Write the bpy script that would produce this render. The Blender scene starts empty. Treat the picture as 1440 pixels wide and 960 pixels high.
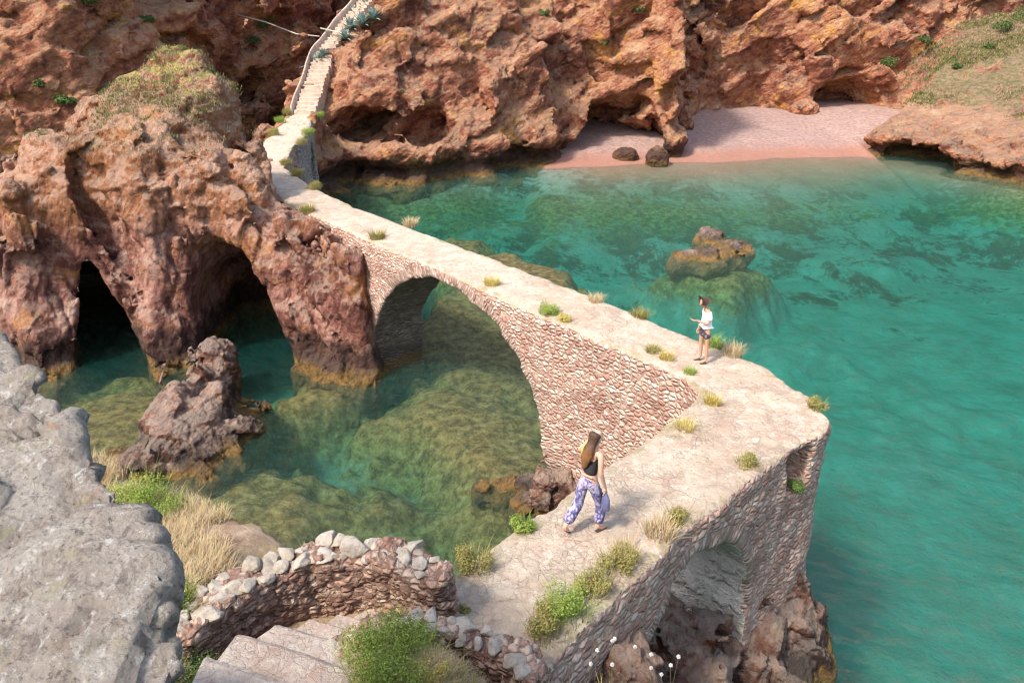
import bpy, math, random
import numpy as np
from mathutils import Vector, Matrix
random.seed(7)
R = math.radians
SC = bpy.context.scene
COL = SC.collection
# ------------------------------------------------------------------ camera, light
CAMZ = 12.1
cam = bpy.data.objects.new('camera', bpy.data.cameras.new('camera'))
COL.objects.link(cam)
cam.location = (0, 0, CAMZ)
cam.rotation_euler = (R(90 - 24.5), 0, 0)
cam.data.sensor_width = 36
cam.data.lens = 26
cam.data.clip_start = 0.05
cam.data.clip_end = 2000
SC.camera = cam
SUN = Vector((-0.76, -0.65, 0)).normalized() * math.cos(R(51)) + Vector((0, 0, math.sin(R(51))))
w = bpy.data.worlds.new("World"); SC.world = w; w.use_nodes = True
nt = w.node_tree
bg = nt.nodes['Background']
sky = nt.nodes.new('ShaderNodeTexSky'); sky.sky_type = 'NISHITA'; sky.sun_disc = False
sky.sun_elevation = R(51); sky.sun_rotation = math.atan2(SUN.x, SUN.y)
sky.dust_density = 3.0; sky.air_density = 1.2; sky.ozone_density = 1.0
nt.links.new(sky.outputs[0], bg.inputs[0]); bg.inputs[1].default_value = 0.15
sl = bpy.data.lights.new('sun', 'SUN'); sl.energy = 2.4; sl.angle = R(7); sl.color = (1.0, 0.95, 0.87)
so = bpy.data.objects.new('sun', sl); COL.objects.link(so)
so.rotation_euler = SUN.to_track_quat('Z', 'Y').to_euler(); so.location = (-30, -10, 60)
vs = SC.view_settings
vs.view_transform = 'Standard'; vs.look = 'None'; vs.exposure = 1.22; vs.gamma = 1
vs.use_curve_mapping = False
SC.cycles.max_bounces = 8; SC.cycles.transparent_max_bounces = 12
SC.cycles.diffuse_bounces = 3; SC.cycles.glossy_bounces = 2; SC.cycles.volume_bounces = 0
SC.cycles.caustics_reflective = False; SC.cycles.caustics_refractive = False
SC.cycles.sample_clamp_indirect = 1.5; SC.cycles.sample_clamp_direct = 2.5
SC.cycles.use_denoising = True; SC.cycles.use_adaptive_sampling = False
SC.cycles.pixel_filter_type = 'BLACKMAN_HARRIS'; SC.cycles.filter_width = 1.25

# ------------------------------------------------------------------ noise in numpy
def _h(ix, iy, iz, seed):
    with np.errstate(over='ignore'):
        h = (ix.astype(np.uint32) * np.uint32(374761393)) ^ (iy.astype(np.uint32) * np.uint32(668265263)) ^ (iz.astype(np.uint32) * np.uint32(2246822519)) ^ np.uint32((seed * 3266489917 + 12345) & 0xffffffff)
        h = (h ^ (h >> np.uint32(13))) * np.uint32(1274126177)
        h = (h ^ (h >> np.uint32(16))) * np.uint32(2654435761)
        h = h ^ (h >> np.uint32(15))
    return h
def _u(h):
    return h.astype(np.float32) * np.float32(1 / 4294967296.0)
def vnoise(P, seed=0):
    x, y, z = P[..., 0], P[..., 1], P[..., 2]
    fx, fy, fz = np.floor(x), np.floor(y), np.floor(z)
    ix, iy, iz = fx.astype(np.int32), fy.astype(np.int32), fz.astype(np.int32)
    u, v, t = x - fx, y - fy, z - fz
    u = u * u * (3 - 2 * u); v = v * v * (3 - 2 * v); t = t * t * (3 - 2 * t)
    r = 0
    for a in (0, 1):
        for b in (0, 1):
            for c in (0, 1):
                r = r + _u(_h(ix + a, iy + b, iz + c, seed)) * (u if a else 1 - u) * (v if b else 1 - v) * (t if c else 1 - t)
    return (r * 2 - 1).astype(np.float32)
def fbm(P, f, octv=4, seed=0, gain=0.5):
    P = np.asarray(P, np.float32) * np.float32(f)
    r = 0; a = 1.0; s = 0
    for o in range(octv):
        r = r + a * vnoise(P + np.float32(13.7 * o), seed + o * 17); s += a
        P = P * np.float32(2.03); a *= gain
    return r / s
def ridged(P, f, octv=4, seed=0):
    P = np.asarray(P, np.float32) * np.float32(f)
    r = 0; a = 1.0; s = 0
    for o in range(octv):
        r = r + a * (1 - 2 * np.abs(vnoise(P + np.float32(7.3 * o), seed + o * 29))); s += a
        P = P * np.float32(2.07); a *= 0.5
    return r / s
def worley(P, seed=0, jit=0.9):
    """F1, F2, random value of the nearest cell, second random"""
    P = np.asarray(P, np.float32)
    F = np.floor(P); I = F.astype(np.int32); fr = P - F
    n = len(P)
    f1 = np.full(n, 9., np.float32); f2 = np.full(n, 9., np.float32); rid = np.zeros(n, np.float32); rid2 = np.zeros(n, np.float32)
    for a in (-1, 0, 1):
        for b in (-1, 0, 1):
            for c in (-1, 0, 1):
                h = _h(I[:, 0] + a, I[:, 1] + b, I[:, 2] + c, seed)
                dx = a + 0.5 + jit * (_u(h) - 0.5) - fr[:, 0]
                h2 = _h(I[:, 0] + a, I[:, 1] + b, I[:, 2] + c, seed + 101)
                dy = b + 0.5 + jit * (_u(h2) - 0.5) - fr[:, 1]
                h3 = _h(I[:, 0] + a, I[:, 1] + b, I[:, 2] + c, seed + 202)
                dz = c + 0.5 + jit * (_u(h3) - 0.5) - fr[:, 2]
                d = np.sqrt(dx * dx + dy * dy + dz * dz)
                near = d < f1
                f2 = np.where(near, f1, np.minimum(f2, d))
                f1 = np.where(near, d, f1)
                hr = _u(_h(I[:, 0] + a, I[:, 1] + b, I[:, 2] + c, seed + 303))
                rid = np.where(near, hr, rid); rid2 = np.where(near, _u(h2), rid2)
    return f1, f2, rid, rid2
def facet(P, seed=0, jit=0.95):
    """broken-stone relief: every cell is a plane with its own tilt; returns plane height, crack distance, cell value"""
    P = np.asarray(P, np.float32)
    F = np.floor(P); I = F.astype(np.int32); fr = P - F
    n = len(P)
    f1 = np.full(n, 9., np.float32); f2 = np.full(n, 9., np.float32); rid = np.zeros(n, np.float32); pl = np.zeros(n, np.float32)
    for a in (-1, 0, 1):
        for b in (-1, 0, 1):
            for c in (-1, 0, 1):
                A, B, C = I[:, 0] + a, I[:, 1] + b, I[:, 2] + c
                h1, h2, h3, h4 = _u(_h(A, B, C, seed)), _u(_h(A, B, C, seed + 101)), _u(_h(A, B, C, seed + 202)), _u(_h(A, B, C, seed + 303))
                dx = a + 0.5 + jit * (h1 - 0.5) - fr[:, 0]; dy = b + 0.5 + jit * (h2 - 0.5) - fr[:, 1]; dz = c + 0.5 + jit * (h3 - 0.5) - fr[:, 2]
                d = np.sqrt(dx * dx + dy * dy + dz * dz)
                near = d < f1
                f2 = np.where(near, f1, np.minimum(f2, d)); f1 = np.where(near, d, f1)
                rid = np.where(near, h4, rid)
                t1 = (h3 * 7.13) % 1 - 0.5; t2 = (h1 * 5.71) % 1 - 0.5; t3 = (h2 * 9.37) % 1 - 0.5
                pl = np.where(near, dx * t1 + dy * t2 + dz * t3, pl)
    return pl * 2.0, f2 - f1, rid
def sstep(a, b, x):
    t = np.clip((x - a) / (b - a), 0, 1); return t * t * (3 - 2 * t)
def smin(a, b, k):
    h = np.clip(0.5 + 0.5 * (b - a) / k, 0, 1)
    return b * (1 - h) + a * h - k * h * (1 - h)
def smax(a, b, k):
    return -smin(-a, -b, k)
def sdpoly(x, y, poly):
    """signed distance to a closed polygon in plan, negative inside"""
    d = np.full(x.shape, 1e9, np.float32); s = np.ones(x.shape, np.float32)
    n = len(poly)
    for i in range(n):
        ax, ay = poly[i]; bx, by = poly[(i + 1) % n]
        ex, ey = bx - ax, by - ay
        wx, wy = x - ax, y - ay
        t = np.clip((wx * ex + wy * ey) / (ex * ex + ey * ey), 0, 1)
        d = np.minimum(d, (wx - ex * t) ** 2 + (wy - ey * t) ** 2)
        c1 = (y >= ay) & (y < by) & (ex * wy > ey * wx)
        c2 = (y < ay) & (y >= by) & (ex * wy < ey * wx)
        s = np.where(c1 | c2, -s, s)
    return (s * np.sqrt(d)).astype(np.float32)
def ell(P, c, r):
    q = (P - np.array(c, np.float32)) / np.array(r, np.float32)
    k = np.sqrt((q ** 2).sum(-1))
    return (k - 1) * min(r)
def idw(x, y, pts, p=2.5):
    num = 0; den = 0
    for (a, b, z) in pts:
        wt = 1 / (((x - a) ** 2 + (y - b) ** 2) + 0.15) ** (p / 2)
        num = num + wt * z; den = den + wt
    return num / den

# ------------------------------------------------------------------ surface nets
def surface(sdf, lo, hi, h, rough=None, band=1.2, carve=None):
    """sdf(P)->D on points; rough(P)->extra, only evaluated near the surface"""
    lo = np.array(lo, np.float32); hi = np.array(hi, np.float32)
    n = np.ceil((hi - lo) / h).astype(int) + 1
    ax = [lo[i] + h * np.arange(n[i], dtype=np.float32) for i in range(3)]
    D = np.empty(tuple(n), np.float32)
    step = max(1, int(1_500_000 / (n[1] * n[2])))
    for i0 in range(0, n[0], step):
        X, Y, Z = np.meshgrid(ax[0][i0:i0 + step], ax[1], ax[2], indexing='ij')
        P = np.stack([X, Y, Z], -1).reshape(-1, 3)
        d = sdf(P).astype(np.float32)
        if rough is not None:
            m = np.abs(d) < band
            if m.any():
                d[m] += rough(P[m])
        if carve is not None: d = np.maximum(d, carve(P))
        D[i0:i0 + step] = d.reshape(X.shape)
    # close on the box
    for a in range(3):
        sl0 = [slice(None)] * 3; sl0[a] = 0; sl1 = [slice(None)] * 3; sl1[a] = -1
        D[tuple(sl0)] = np.maximum(D[tuple(sl0)], h * 0.5); D[tuple(sl1)] = np.maximum(D[tuple(sl1)], h * 0.5)
    S = D < 0
    cn = n - 1
    acc = np.zeros(tuple(cn) + (3,), np.float32); cnt = np.zeros(tuple(cn), np.float32)
    quads_src = []
    for a in range(3):
        b, c = (a + 1) % 3, (a + 2) % 3
        s0 = [slice(None)] * 3; s1 = [slice(None)] * 3
        s0[a] = slice(0, -1); s1[a] = slice(1, None)
        m = S[tuple(s0)] != S[tuple(s1)]
        idx = np.argwhere(m)
        d0 = D[tuple(s0)][m]; d1 = D[tuple(s1)][m]
        t = d0 / (d0 - d1)
        pos = idx.astype(np.float32); pos[:, a] += t
        inside0 = S[tuple(s0)][m]
        for db in (-1, 0):
            for dc in (-1, 0):
                q = idx.copy(); q[:, b] += db; q[:, c] += dc
                ok = (q[:, b] >= 0) & (q[:, b] < cn[b]) & (q[:, c] >= 0) & (q[:, c] < cn[c])
                qq = q[ok]
                lin = np.ravel_multi_index(qq.T, tuple(cn))
                for k in range(3):
                    np.add.at(acc.reshape(-1, 3)[:, k], lin, pos[ok][:, k])
                np.add.at(cnt.reshape(-1), lin, 1)
        ok = (idx[:, b] > 0) & (idx[:, c] > 0) & (idx[:, b] < cn[b]) & (idx[:, c] < cn[c])
        quads_src.append((a, b, c, idx[ok], inside0[ok]))
    act = cnt > 0
    vid = np.full(tuple(cn), -1, np.int64); vid[act] = np.arange(act.sum())
    V = acc[act] / cnt[act][:, None] * h + lo
    Q = []
    for a, b, c, idx, ins in quads_src:
        g = []
        for db, dc in ((-1, -1), (0, -1), (0, 0), (-1, 0)):
            q = idx.copy(); q[:, b] += db; q[:, c] += dc
            g.append(vid[q[:, 0], q[:, 1], q[:, 2]])
        g = np.stack(g, 1)
        g = np.where(ins[:, None], g, g[:, ::-1])
        Q.append(g)
    Q = np.concatenate(Q)
    return V, Q
def mesh_np(name, V, F, smooth=True):
    me = bpy.data.meshes.new(name)
    V = np.asarray(V, np.float32); F = np.asarray(F, np.int32)
    k = F.shape[1]
    me.vertices.add(len(V)); me.vertices.foreach_set('co', V.ravel())
    me.loops.add(len(F) * k); me.loops.foreach_set('vertex_index', F.ravel())
    me.polygons.add(len(F)); me.polygons.foreach_set('loop_start', np.arange(0, len(F) * k, k, dtype=np.int32))
    me.update(calc_edges=True); me.validate()
    me.polygons.foreach_set('use_smooth', np.full(len(me.polygons), smooth))
    return me
def get_v(me):
    a = np.empty(len(me.vertices) * 3, np.float32); me.vertices.foreach_get('co', a); return a.reshape(-1, 3)
def get_n(me):
    a = np.empty(len(me.vertices) * 3, np.float32); me.vertices.foreach_get('normal', a); return a.reshape(-1, 3)
def get_q(me):
    a = np.empty(len(me.loops), np.int32); me.loops.foreach_get('vertex_index', a); return a.reshape(-1, 4)
def subdiv(me, lv=1):
    if lv == 0: return me
    o = bpy.data.objects.new('tmp', me); COL.objects.link(o)
    md = o.modifiers.new('s', 'SUBSURF'); md.levels = lv; md.render_levels = lv
    dg = bpy.context.evaluated_depsgraph_get(); dg.update()
    m2 = bpy.data.meshes.new_from_object(o.evaluated_get(dg))
    bpy.data.objects.remove(o); return m2
def set_attr(me, name, arr):
    a = me.attributes.new(name, 'FLOAT', 'POINT'); a.data.foreach_set('value', np.asarray(arr, np.float32))
def tag(o, label=None, cat=None, group=None, kind=None):
    if label: o['label'] = label
    if cat: o['category'] = cat
    if group: o['group'] = group
    if kind: o['kind'] = kind
    return o
def link(name, me, mat=None, parent=None, base=None):
    o = bpy.data.objects.new(name, me)
    if mat is not None:
        me.materials.clear(); me.materials.append(mat)
    COL.objects.link(o)
    if parent is not None:
        o.parent = parent
    if base is not None:
        if len(me.vertices):
            V = get_v(me) - np.array(base, np.float32); me.vertices.foreach_set('co', V.ravel()); me.update()
        if parent is None: o.location = base
    return o
def empty(name, loc, rz=0):
    o = bpy.data.objects.new(name, None); COL.objects.link(o); o.location = loc; o.rotation_euler.z = rz
    o.empty_display_size = 0.3
    return o
def split_mesh(me, key):
    """faces by integer key -> dict key: (V,F,attr maps)"""
    V = get_v(me); Q = get_q(me); out = {}
    ats = {a.name: None for a in me.attributes if a.data_type == 'FLOAT' and a.domain == 'POINT'}
    for nme in ats:
        b = np.empty(len(V), np.float32); me.attributes[nme].data.foreach_get('value', b); ats[nme] = b
    for k in np.unique(key):
        q = Q[key == k]; used = np.unique(q); rm = np.full(len(V), -1, np.int64); rm[used] = np.arange(len(used))
        m = mesh_np('m', V[used], rm[q])
        for nme, b in ats.items(): set_attr(m, nme, b[used])
        out[int(k)] = m
    return out
# displacement recipes: return offset along normal and the attributes 'cell' and 'gap'
def blocks(P, N, big=2.2, small=0.6, amp=1.0, stretch=(1, 1, 1), seed=0, tilt=0.0, fine=True):
    s = np.array(stretch, np.float32)
    c, sn = math.cos(tilt), math.sin(tilt)
    Q = P.copy(); Q[:, 0] = P[:, 0] * c + P[:, 2] * sn; Q[:, 2] = -P[:, 0] * sn + P[:, 2] * c
    Q = Q * s
    wv = np.stack([fbm(P, 0.5 / small, 2, seed + 1), fbm(P, 0.5 / small, 2, seed + 2), fbm(P, 0.5 / small, 2, seed + 3)], 1)
    Q = Q + wv * small * 0.5
    p1_, c1_, r1 = facet(Q / big, seed)
    g1 = np.exp(-c1_ / 0.04)
    p2_, c2_, r2 = facet(Q / small, seed + 5)
    g2 = np.exp(-c2_ / 0.06)
    d = amp * (big * (0.10 * (r1 - 0.5) + 0.20 * p1_ - 0.04 * g1) + small * (0.12 * (r2 - 0.5) + 0.26 * p2_ - 0.06 * g2))
    if fine:
        p3_, c3_, r3 = facet(Q / (small * 0.38), seed + 9)
        d = d + amp * small * 0.38 * (0.14 * (r3 - 0.5) + 0.34 * p3_)
        d = d + amp * small * 0.10 * ridged(Q, 1.3 / small, 4, seed + 4)
    return d, r1 * 0.5 + r2 * 0.5, np.clip(g1 + g2, 0, 1)
def rock(name, sdf, lo, hi, h, mat, lv=1, rough=None, band=1.2, disp=None, carve=None):
    V, Q = surface(sdf, lo, hi, h, rough, band, carve)
    me = subdiv(mesh_np(name, V, Q), lv)
    P = get_v(me); N = get_n(me)
    if disp is not None:
        d, cell, gap = disp(P, N)
        P2 = P + N * d[:, None]
        me.vertices.foreach_set('co', P2.astype(np.float32).ravel()); me.update()
        set_attr(me, 'cell', cell); set_attr(me, 'gap', gap)
    return me

# ------------------------------------------------------------------ node helper
class NT:
    def __init__(s, name):
        s.m = bpy.data.materials.new(name); s.m.use_nodes = True; s.t = s.m.node_tree; s.t.nodes.clear()
        s.out = s.n('ShaderNodeOutputMaterial')
        s.geo = s.n('ShaderNodeNewGeometry')
        s.P = s.geo.outputs['Position']; s.Nz = s.sep(s.geo.outputs['Normal'])[2]
        s.xyz = s.sep(s.P)
    def n(s, t, **k):
        x = s.t.nodes.new(t)
        for a, b in k.items(): setattr(x, a, b)
        return x
    def put(s, sock, v):
        if isinstance(v, bpy.types.NodeSocket): s.t.links.new(v, sock)
        elif v is not None: sock.default_value = v if not (isinstance(v, tuple) and len(v) == 3 and sock.type == 'RGBA') else (*v, 1)
    def sep(s, v):
        x = s.n('ShaderNodeSeparateXYZ'); s.put(x.inputs[0], v); return x.outputs
    def math(s, op, a, b=None, c=None, clamp=False):
        x = s.n('ShaderNodeMath', operation=op, use_clamp=clamp)
        s.put(x.inputs[0], a)
        if b is not None: s.put(x.inputs[1], b)
        if c is not None: s.put(x.inputs[2], c)
        return x.outputs[0]
    def vmul(s, v, k):
        x = s.n('ShaderNodeVectorMath', operation='MULTIPLY'); s.put(x.inputs[0], v); s.put(x.inputs[1], k); return x.outputs[0]
    def rot(s, v, e):
        x = s.n('ShaderNodeVectorRotate', rotation_type='EULER_XYZ'); s.put(x.inputs[0], v); x.inputs['Rotation'].default_value = e; return x.outputs[0]
    def noise(s, scale, detail=6, rough=0.6, vec=None, dist=0.0, col=False, lac=2.0):
        x = s.n('ShaderNodeTexNoise'); s.put(x.inputs['Vector'], vec if vec is not None else s.P)
        x.inputs['Scale'].default_value = scale; x.inputs['Detail'].default_value = detail; x.inputs['Roughness'].default_value = rough
        x.inputs['Distortion'].default_value = dist
        return x.outputs['Color' if col else 'Fac']
    def vor(s, scale, vec=None, feature='F1', out='Distance', rnd=1.0):
        x = s.n('ShaderNodeTexVoronoi', feature=feature); s.put(x.inputs['Vector'], vec if vec is not None else s.P)
        x.inputs['Scale'].default_value = scale; x.inputs['Randomness'].default_value = rnd
        return x.outputs[out]
    def map(s, v, a, b, c=0.0, d=1.0, smooth=True):
        x = s.n('ShaderNodeMapRange'); x.interpolation_type = 'SMOOTHSTEP' if smooth else 'LINEAR'
        s.put(x.inputs[0], v); s.put(x.inputs[1], a); s.put(x.inputs[2], b); s.put(x.inputs[3], c); s.put(x.inputs[4], d)
        return x.outputs[0]
    def ramp(s, v, stops):
        x = s.n('ShaderNodeValToRGB'); s.put(x.inputs[0], v); e = x.color_ramp.elements
        while len(e) < len(stops): e.new(0.5)
        for q, (p, c) in zip(e, stops): q.position = p; q.color = (*c, 1)
        return x.outputs[0]
    def mix(s, f, a, b, blend='MIX'):
        x = s.n('ShaderNodeMix', data_type='RGBA', blend_type=blend); x.clamp_factor = True
        s.put(x.inputs[0], f); s.put(x.inputs[6], a); s.put(x.inputs[7], b); return x.outputs[2]
    def attr(s, name):
        x = s.n('ShaderNodeAttribute', attribute_name=name); return x.outputs['Fac']
    def bump(s, hgt, dist=0.05, strength=1.0, nrm=None):
        x = s.n('ShaderNodeBump'); s.put(x.inputs['Height'], hgt); x.inputs['Distance'].default_value = dist; x.inputs['Strength'].default_value = strength
        if nrm is not None: s.put(x.inputs['Normal'], nrm)
        return x.outputs[0]
    def bsdf(s, col, rough=0.9, nrm=None, spec=0.25, sss=None, **k):
        x = s.n('ShaderNodeBsdfPrincipled'); s.put(x.inputs['Base Color'], col); s.put(x.inputs['Roughness'], rough)
        s.put(x.inputs['Specular IOR Level'], spec)
        if nrm is not None: s.put(x.inputs['Normal'], nrm)
        s.t.links.new(x.outputs[0], s.out.inputs[0]); return x

def rock_material(name, stops, orange=0.5, lichen=((0.42, 0.38, 0.30), 0.35), veg=None, strata=(0, 0.5, 0), wet=True, fine=1.0, streak=1.0, hue2=None, algae=0.35, darkband=1.1, ozone=None):
    t = NT(name)
    big = t.noise(0.16, 4, 0.55)
    sv = t.vmul(t.rot(t.P, strata), (0.5, 0.5, 3.5))
    st = t.noise(0.55, 8, 0.68, vec=sv, dist=0.6)
    med = t.noise(0.9, 8, 0.68)
    f = t.math('ADD', t.math('MULTIPLY', big, 0.55), t.math('MULTIPLY', t.attr('cell'), 0.22))
    f = t.math('ADD', f, t.math('MULTIPLY', t.math('SUBTRACT', st, 0.5), 0.6 * streak))
    f = t.math('ADD', f, t.math('MULTIPLY', t.math('SUBTRACT', med, 0.5), 0.5))
    f = t.math('MULTIPLY_ADD', f, 1.45, -0.20)
    c = t.ramp(f, stops)
    # rusty and ochre patches
    o = t.map(t.noise(0.33, 7, 0.68, vec=t.vmul(t.P, (1, 1, 1.4)), dist=0.8), 0.53, 0.66)
    if ozone: o = t.math('MAXIMUM', o, t.math('MULTIPLY', t.map(t.math('ADD', t.xyz[2], t.math('MULTIPLY', t.noise(0.5, 5, 0.6), 3.0)), ozone, ozone + 2.0), 0.5))
    c = t.mix(t.math('MULTIPLY', o, orange), c, hue2 or (0.46, 0.20, 0.055))
    # speckle
    sp = t.noise(5.0 * fine, 8, 0.75)
    c = t.mix(t.map(sp, 0.50, 0.62, 0, 0.55), c, t.mix(0.6, c, (0.06, 0.035, 0.03)))
    c = t.mix(t.map(sp, 0.47, 0.36, 0, 0.55), c, t.mix(0.55, c, (0.62, 0.46, 0.34)))
    # lichen on faces that look up
    li = t.noise(1.6, 9, 0.78, dist=0.4)
    up = t.map(t.Nz, -0.25, 0.75, -0.12, 0.14)
    k = t.map(t.math('ADD', li, up), 0.50, 0.64)
    c = t.mix(t.math('MULTIPLY', k, lichen[1]), c, lichen[0])
    if veg:
        vn = t.math('ADD', t.noise(0.8, 8, 0.75), t.map(t.Nz, 0.15, 0.75, -0.32, 0.16))
        vh = t.map(t.xyz[2], veg[2], veg[2] + 1.8, -0.3, 0.0)
        kv = t.map(t.math('ADD', vn, vh), 0.50, 0.60)
        gc = t.mix(t.map(t.noise(2.2, 6, 0.7), 0.42, 0.6), veg[0], veg[1])
        c = t.mix(t.math('MULTIPLY', kv, 0.9), c, gc)
    if wet:
        zz = t.math('ADD', t.xyz[2], t.math('MULTIPLY', t.math('SUBTRACT', t.noise(0.9, 6, 0.7), 0.5), 2.6))
        band = t.map(zz, darkband + 0.5, darkband - 0.35)
        c = t.mix(t.math('MULTIPLY', band, 0.78), c, (0.035, 0.026, 0.022))
        zz2 = t.math('ADD', t.xyz[2], t.math('MULTIPLY', t.math('SUBTRACT', t.noise(1.7, 5, 0.7), 0.5), 0.9))
        alg = t.map(zz2, algae + 0.15, algae - 0.2)
        ac = t.ramp(t.noise(2.5, 7, 0.75), [(0.3, (0.05, 0.035, 0.02)), (0.45, (0.20, 0.12, 0.04)), (0.56, (0.34, 0.20, 0.06)), (0.7, (0.22, 0.08, 0.05))])
        c = t.mix(t.math('MULTIPLY', alg, 0.9), c, ac)
    b1 = t.noise(3.0 * fine, 10, 0.76)
    wq = t.n('ShaderNodeVectorMath', operation='ADD'); t.put(wq.inputs[0], t.vmul(t.rot(t.P, strata), (1, 1, 1.8))); t.put(wq.inputs[1], t.vmul(t.noise(2.0 * fine, 5, 0.7, col=True), (0.5 / fine, 0.5 / fine, 0.5 / fine)))
    b2 = t.math('ADD', t.vor(4.5 * fine, vec=wq.outputs[0]), t.math('MULTIPLY', t.sep(t.vor(2.2 * fine, vec=wq.outputs[0], out='Color'))[0], 0.8))
    b3 = t.noise(18 * fine, 5, 0.7)
    hgt = t.math('ADD', t.math('MULTIPLY', b1, 1.0), t.math('ADD', t.math('MULTIPLY', b2, 0.35), t.math('MULTIPLY', b3, 0.16)))
    hgt = t.math('ADD', hgt, t.math('MULTIPLY', st, 0.8))
    t.bsdf(c, 0.92, t.bump(hgt, 0.34 / fine, 1.0), 0.2)
    return t.m
# ------------------------------------------------------------------ rock materials
RED = [(0.20, (0.22, 0.075, 0.05)), (0.34, (0.42, 0.145, 0.08)), (0.48, (0.56, 0.235, 0.125)), (0.62, (0.64, 0.345, 0.19)), (0.80, (0.72, 0.52, 0.36))]
PINK = [(0.22, (0.17, 0.06, 0.045)), (0.36, (0.33, 0.13, 0.095)), (0.50, (0.55, 0.27, 0.20)), (0.66, (0.68, 0.41, 0.32)), (0.82, (0.76, 0.56, 0.46))]
M = {}
M['cliff'] = rock_material('cliff_rock', RED, orange=0.8, lichen=((0.60, 0.42, 0.26), 0.40), strata=(0.15, 0.55, 0), fine=0.5, streak=0.6, hue2=(0.70, 0.33, 0.085), darkband=1.5)
M['slope'] = rock_material('slope_rock', RED, orange=0.5, lichen=((0.42, 0.33, 0.23), 0.5), veg=((0.36, 0.25, 0.145), (0.17, 0.17, 0.07), 3.2), strata=(0.1, 0.35, 0), fine=0.5, darkband=0.9)
M['stack'] = rock_material('stack_rock', PINK, orange=0.85, lichen=((0.62, 0.47, 0.36), 0.42), veg=((0.52, 0.38, 0.13), (0.24, 0.23, 0.07), 8.2), strata=(0.2, 1.2, 0), fine=0.8, streak=0.5, hue2=(0.60, 0.26, 0.09), darkband=1.3, ozone=5.6)
M['wetrock'] = rock_material('wet_rock', [(0.25, (0.10, 0.05, 0.038)), (0.42, (0.27, 0.125, 0.085)), (0.58, (0.44, 0.25, 0.17)), (0.75, (0.58, 0.42, 0.33))], orange=0.35, lichen=((0.6, 0.5, 0.4), 0.4), strata=(0.3, 0.9, 0), fine=1.0, darkband=0.45, algae=0.25)
M['boulder_old'] = None
#'lichen_rock', [(0.25, (0.24, 0.19, 0.17)), (0.42, (0.38, 0.335, 0.30)), (0.58, (0.50, 0.455, 0.41)), (0.78, (0.62, 0.57, 0.51))], orange=0.10, lichen=((0.44, 0.42, 0.26), 0.4), strata=(0.3, 1.1, 0), wet=False, fine=6.0, streak=0.5, hue2=(0.42, 0.18, 0.12))

t = NT('lichen_rock')
q = t.rot(t.P, (0.3, 0.8, 0))
c = t.ramp(t.noise(3.2, 9, 0.75), [(0.30, (0.32, 0.25, 0.20)), (0.45, (0.44, 0.365, 0.305)), (0.58, (0.53, 0.465, 0.395)), (0.72, (0.62, 0.56, 0.485))])
c = t.mix(t.map(t.noise(13, 9, 0.82, dist=0.5), 0.52, 0.60, 0, 0.8), c, (0.24, 0.19, 0.165))
c = t.mix(t.map(t.noise(34, 8, 0.8), 0.55, 0.62, 0, 0.8), c, (0.13, 0.105, 0.09))
c = t.mix(t.map(t.noise(20, 8, 0.8, vec=q), 0.54, 0.62, 0, 0.8), c, (0.76, 0.72, 0.65))
c = t.mix(t.map(t.noise(6, 8, 0.8), 0.56, 0.63, 0, 0.6), c, (0.42, 0.38, 0.19))
c = t.mix(t.map(t.noise(4.4, 6, 0.75, dist=0.7, vec=q), 0.60, 0.66, 0, 0.6), c, (0.46, 0.24, 0.18))
vs_ = t.vor(46); c = t.mix(t.map(vs_, 0.28, 0.10, 0, 0.5), c, (0.30, 0.26, 0.23))
wq = t.n('ShaderNodeVectorMath', operation='ADD'); t.put(wq.inputs[0], q); t.put(wq.inputs[1], t.vmul(t.noise(7, 6, 0.7, col=True), (0.12, 0.12, 0.12)))
hg = t.math('ADD', t.math('ADD', t.noise(11, 10, 0.8), t.math('MULTIPLY', t.noise(48, 7, 0.8), 0.4)), t.math('ADD', t.math('MULTIPLY', vs_, 0.3), t.math('MULTIPLY', t.sep(t.vor(11, vec=wq.outputs[0], out='Color'))[0], 0.35)))
t.bsdf(c, 0.95, t.bump(hg, 0.06, 1.0), 0.15); M['boulder'] = t.m
# ------------------------------------------------------------------ the great cliff round the cove
FP = [(-70, 36), (-52, 41), (-42, 44), (-35, 47.5), (-31, 48), (-27.5, 49), (-24.8, 51.5), (-24.0, 56), (-22.8, 64), (-21.0, 69), (-18.2, 70), (-17.2, 65), (-16.7, 59),
      (-16.6, 54), (-16.4, 50.5), (-15.2, 48.8), (-13.7, 49.6), (-13.0, 52.5), (-13.0, 55.2), (-10.5, 55.4), (-8, 55.6), (-4.4, 56.6), (-1.1, 57.9), (2.4, 59.6), (4.4, 60.8), (5.2, 63.5), (8, 66), (11.2, 66.3), (13.2, 64.0), (14.6, 64.4),
      (15.4, 68), (17, 76), (20, 80.5), (26, 82), (33, 81), (38, 82), (50, 84), (70, 86), (70, 112), (-70, 112)]
STAIR = [(-14.75, 54.6), (-14.6, 62.0), (-13.2, 66.5), (-12.2, 69.5)]
def stair_frame(t):
    """point and z along the stair, t = metres from its foot"""
    pts = [Vector((a, b, 0)) for a, b in STAIR]; s = 0
    for i in range(len(pts) - 1):
        L = (pts[i + 1] - pts[i]).length
        if t <= s + L or i == len(pts) - 2:
            d = (pts[i + 1] - pts[i]) / L
            p = pts[i] + d * (t - s)
            return p, d
        s += L
def stair_z(y):
    return 5.0 + np.clip(y - 54.6, 0, 40) * 0.50
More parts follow.
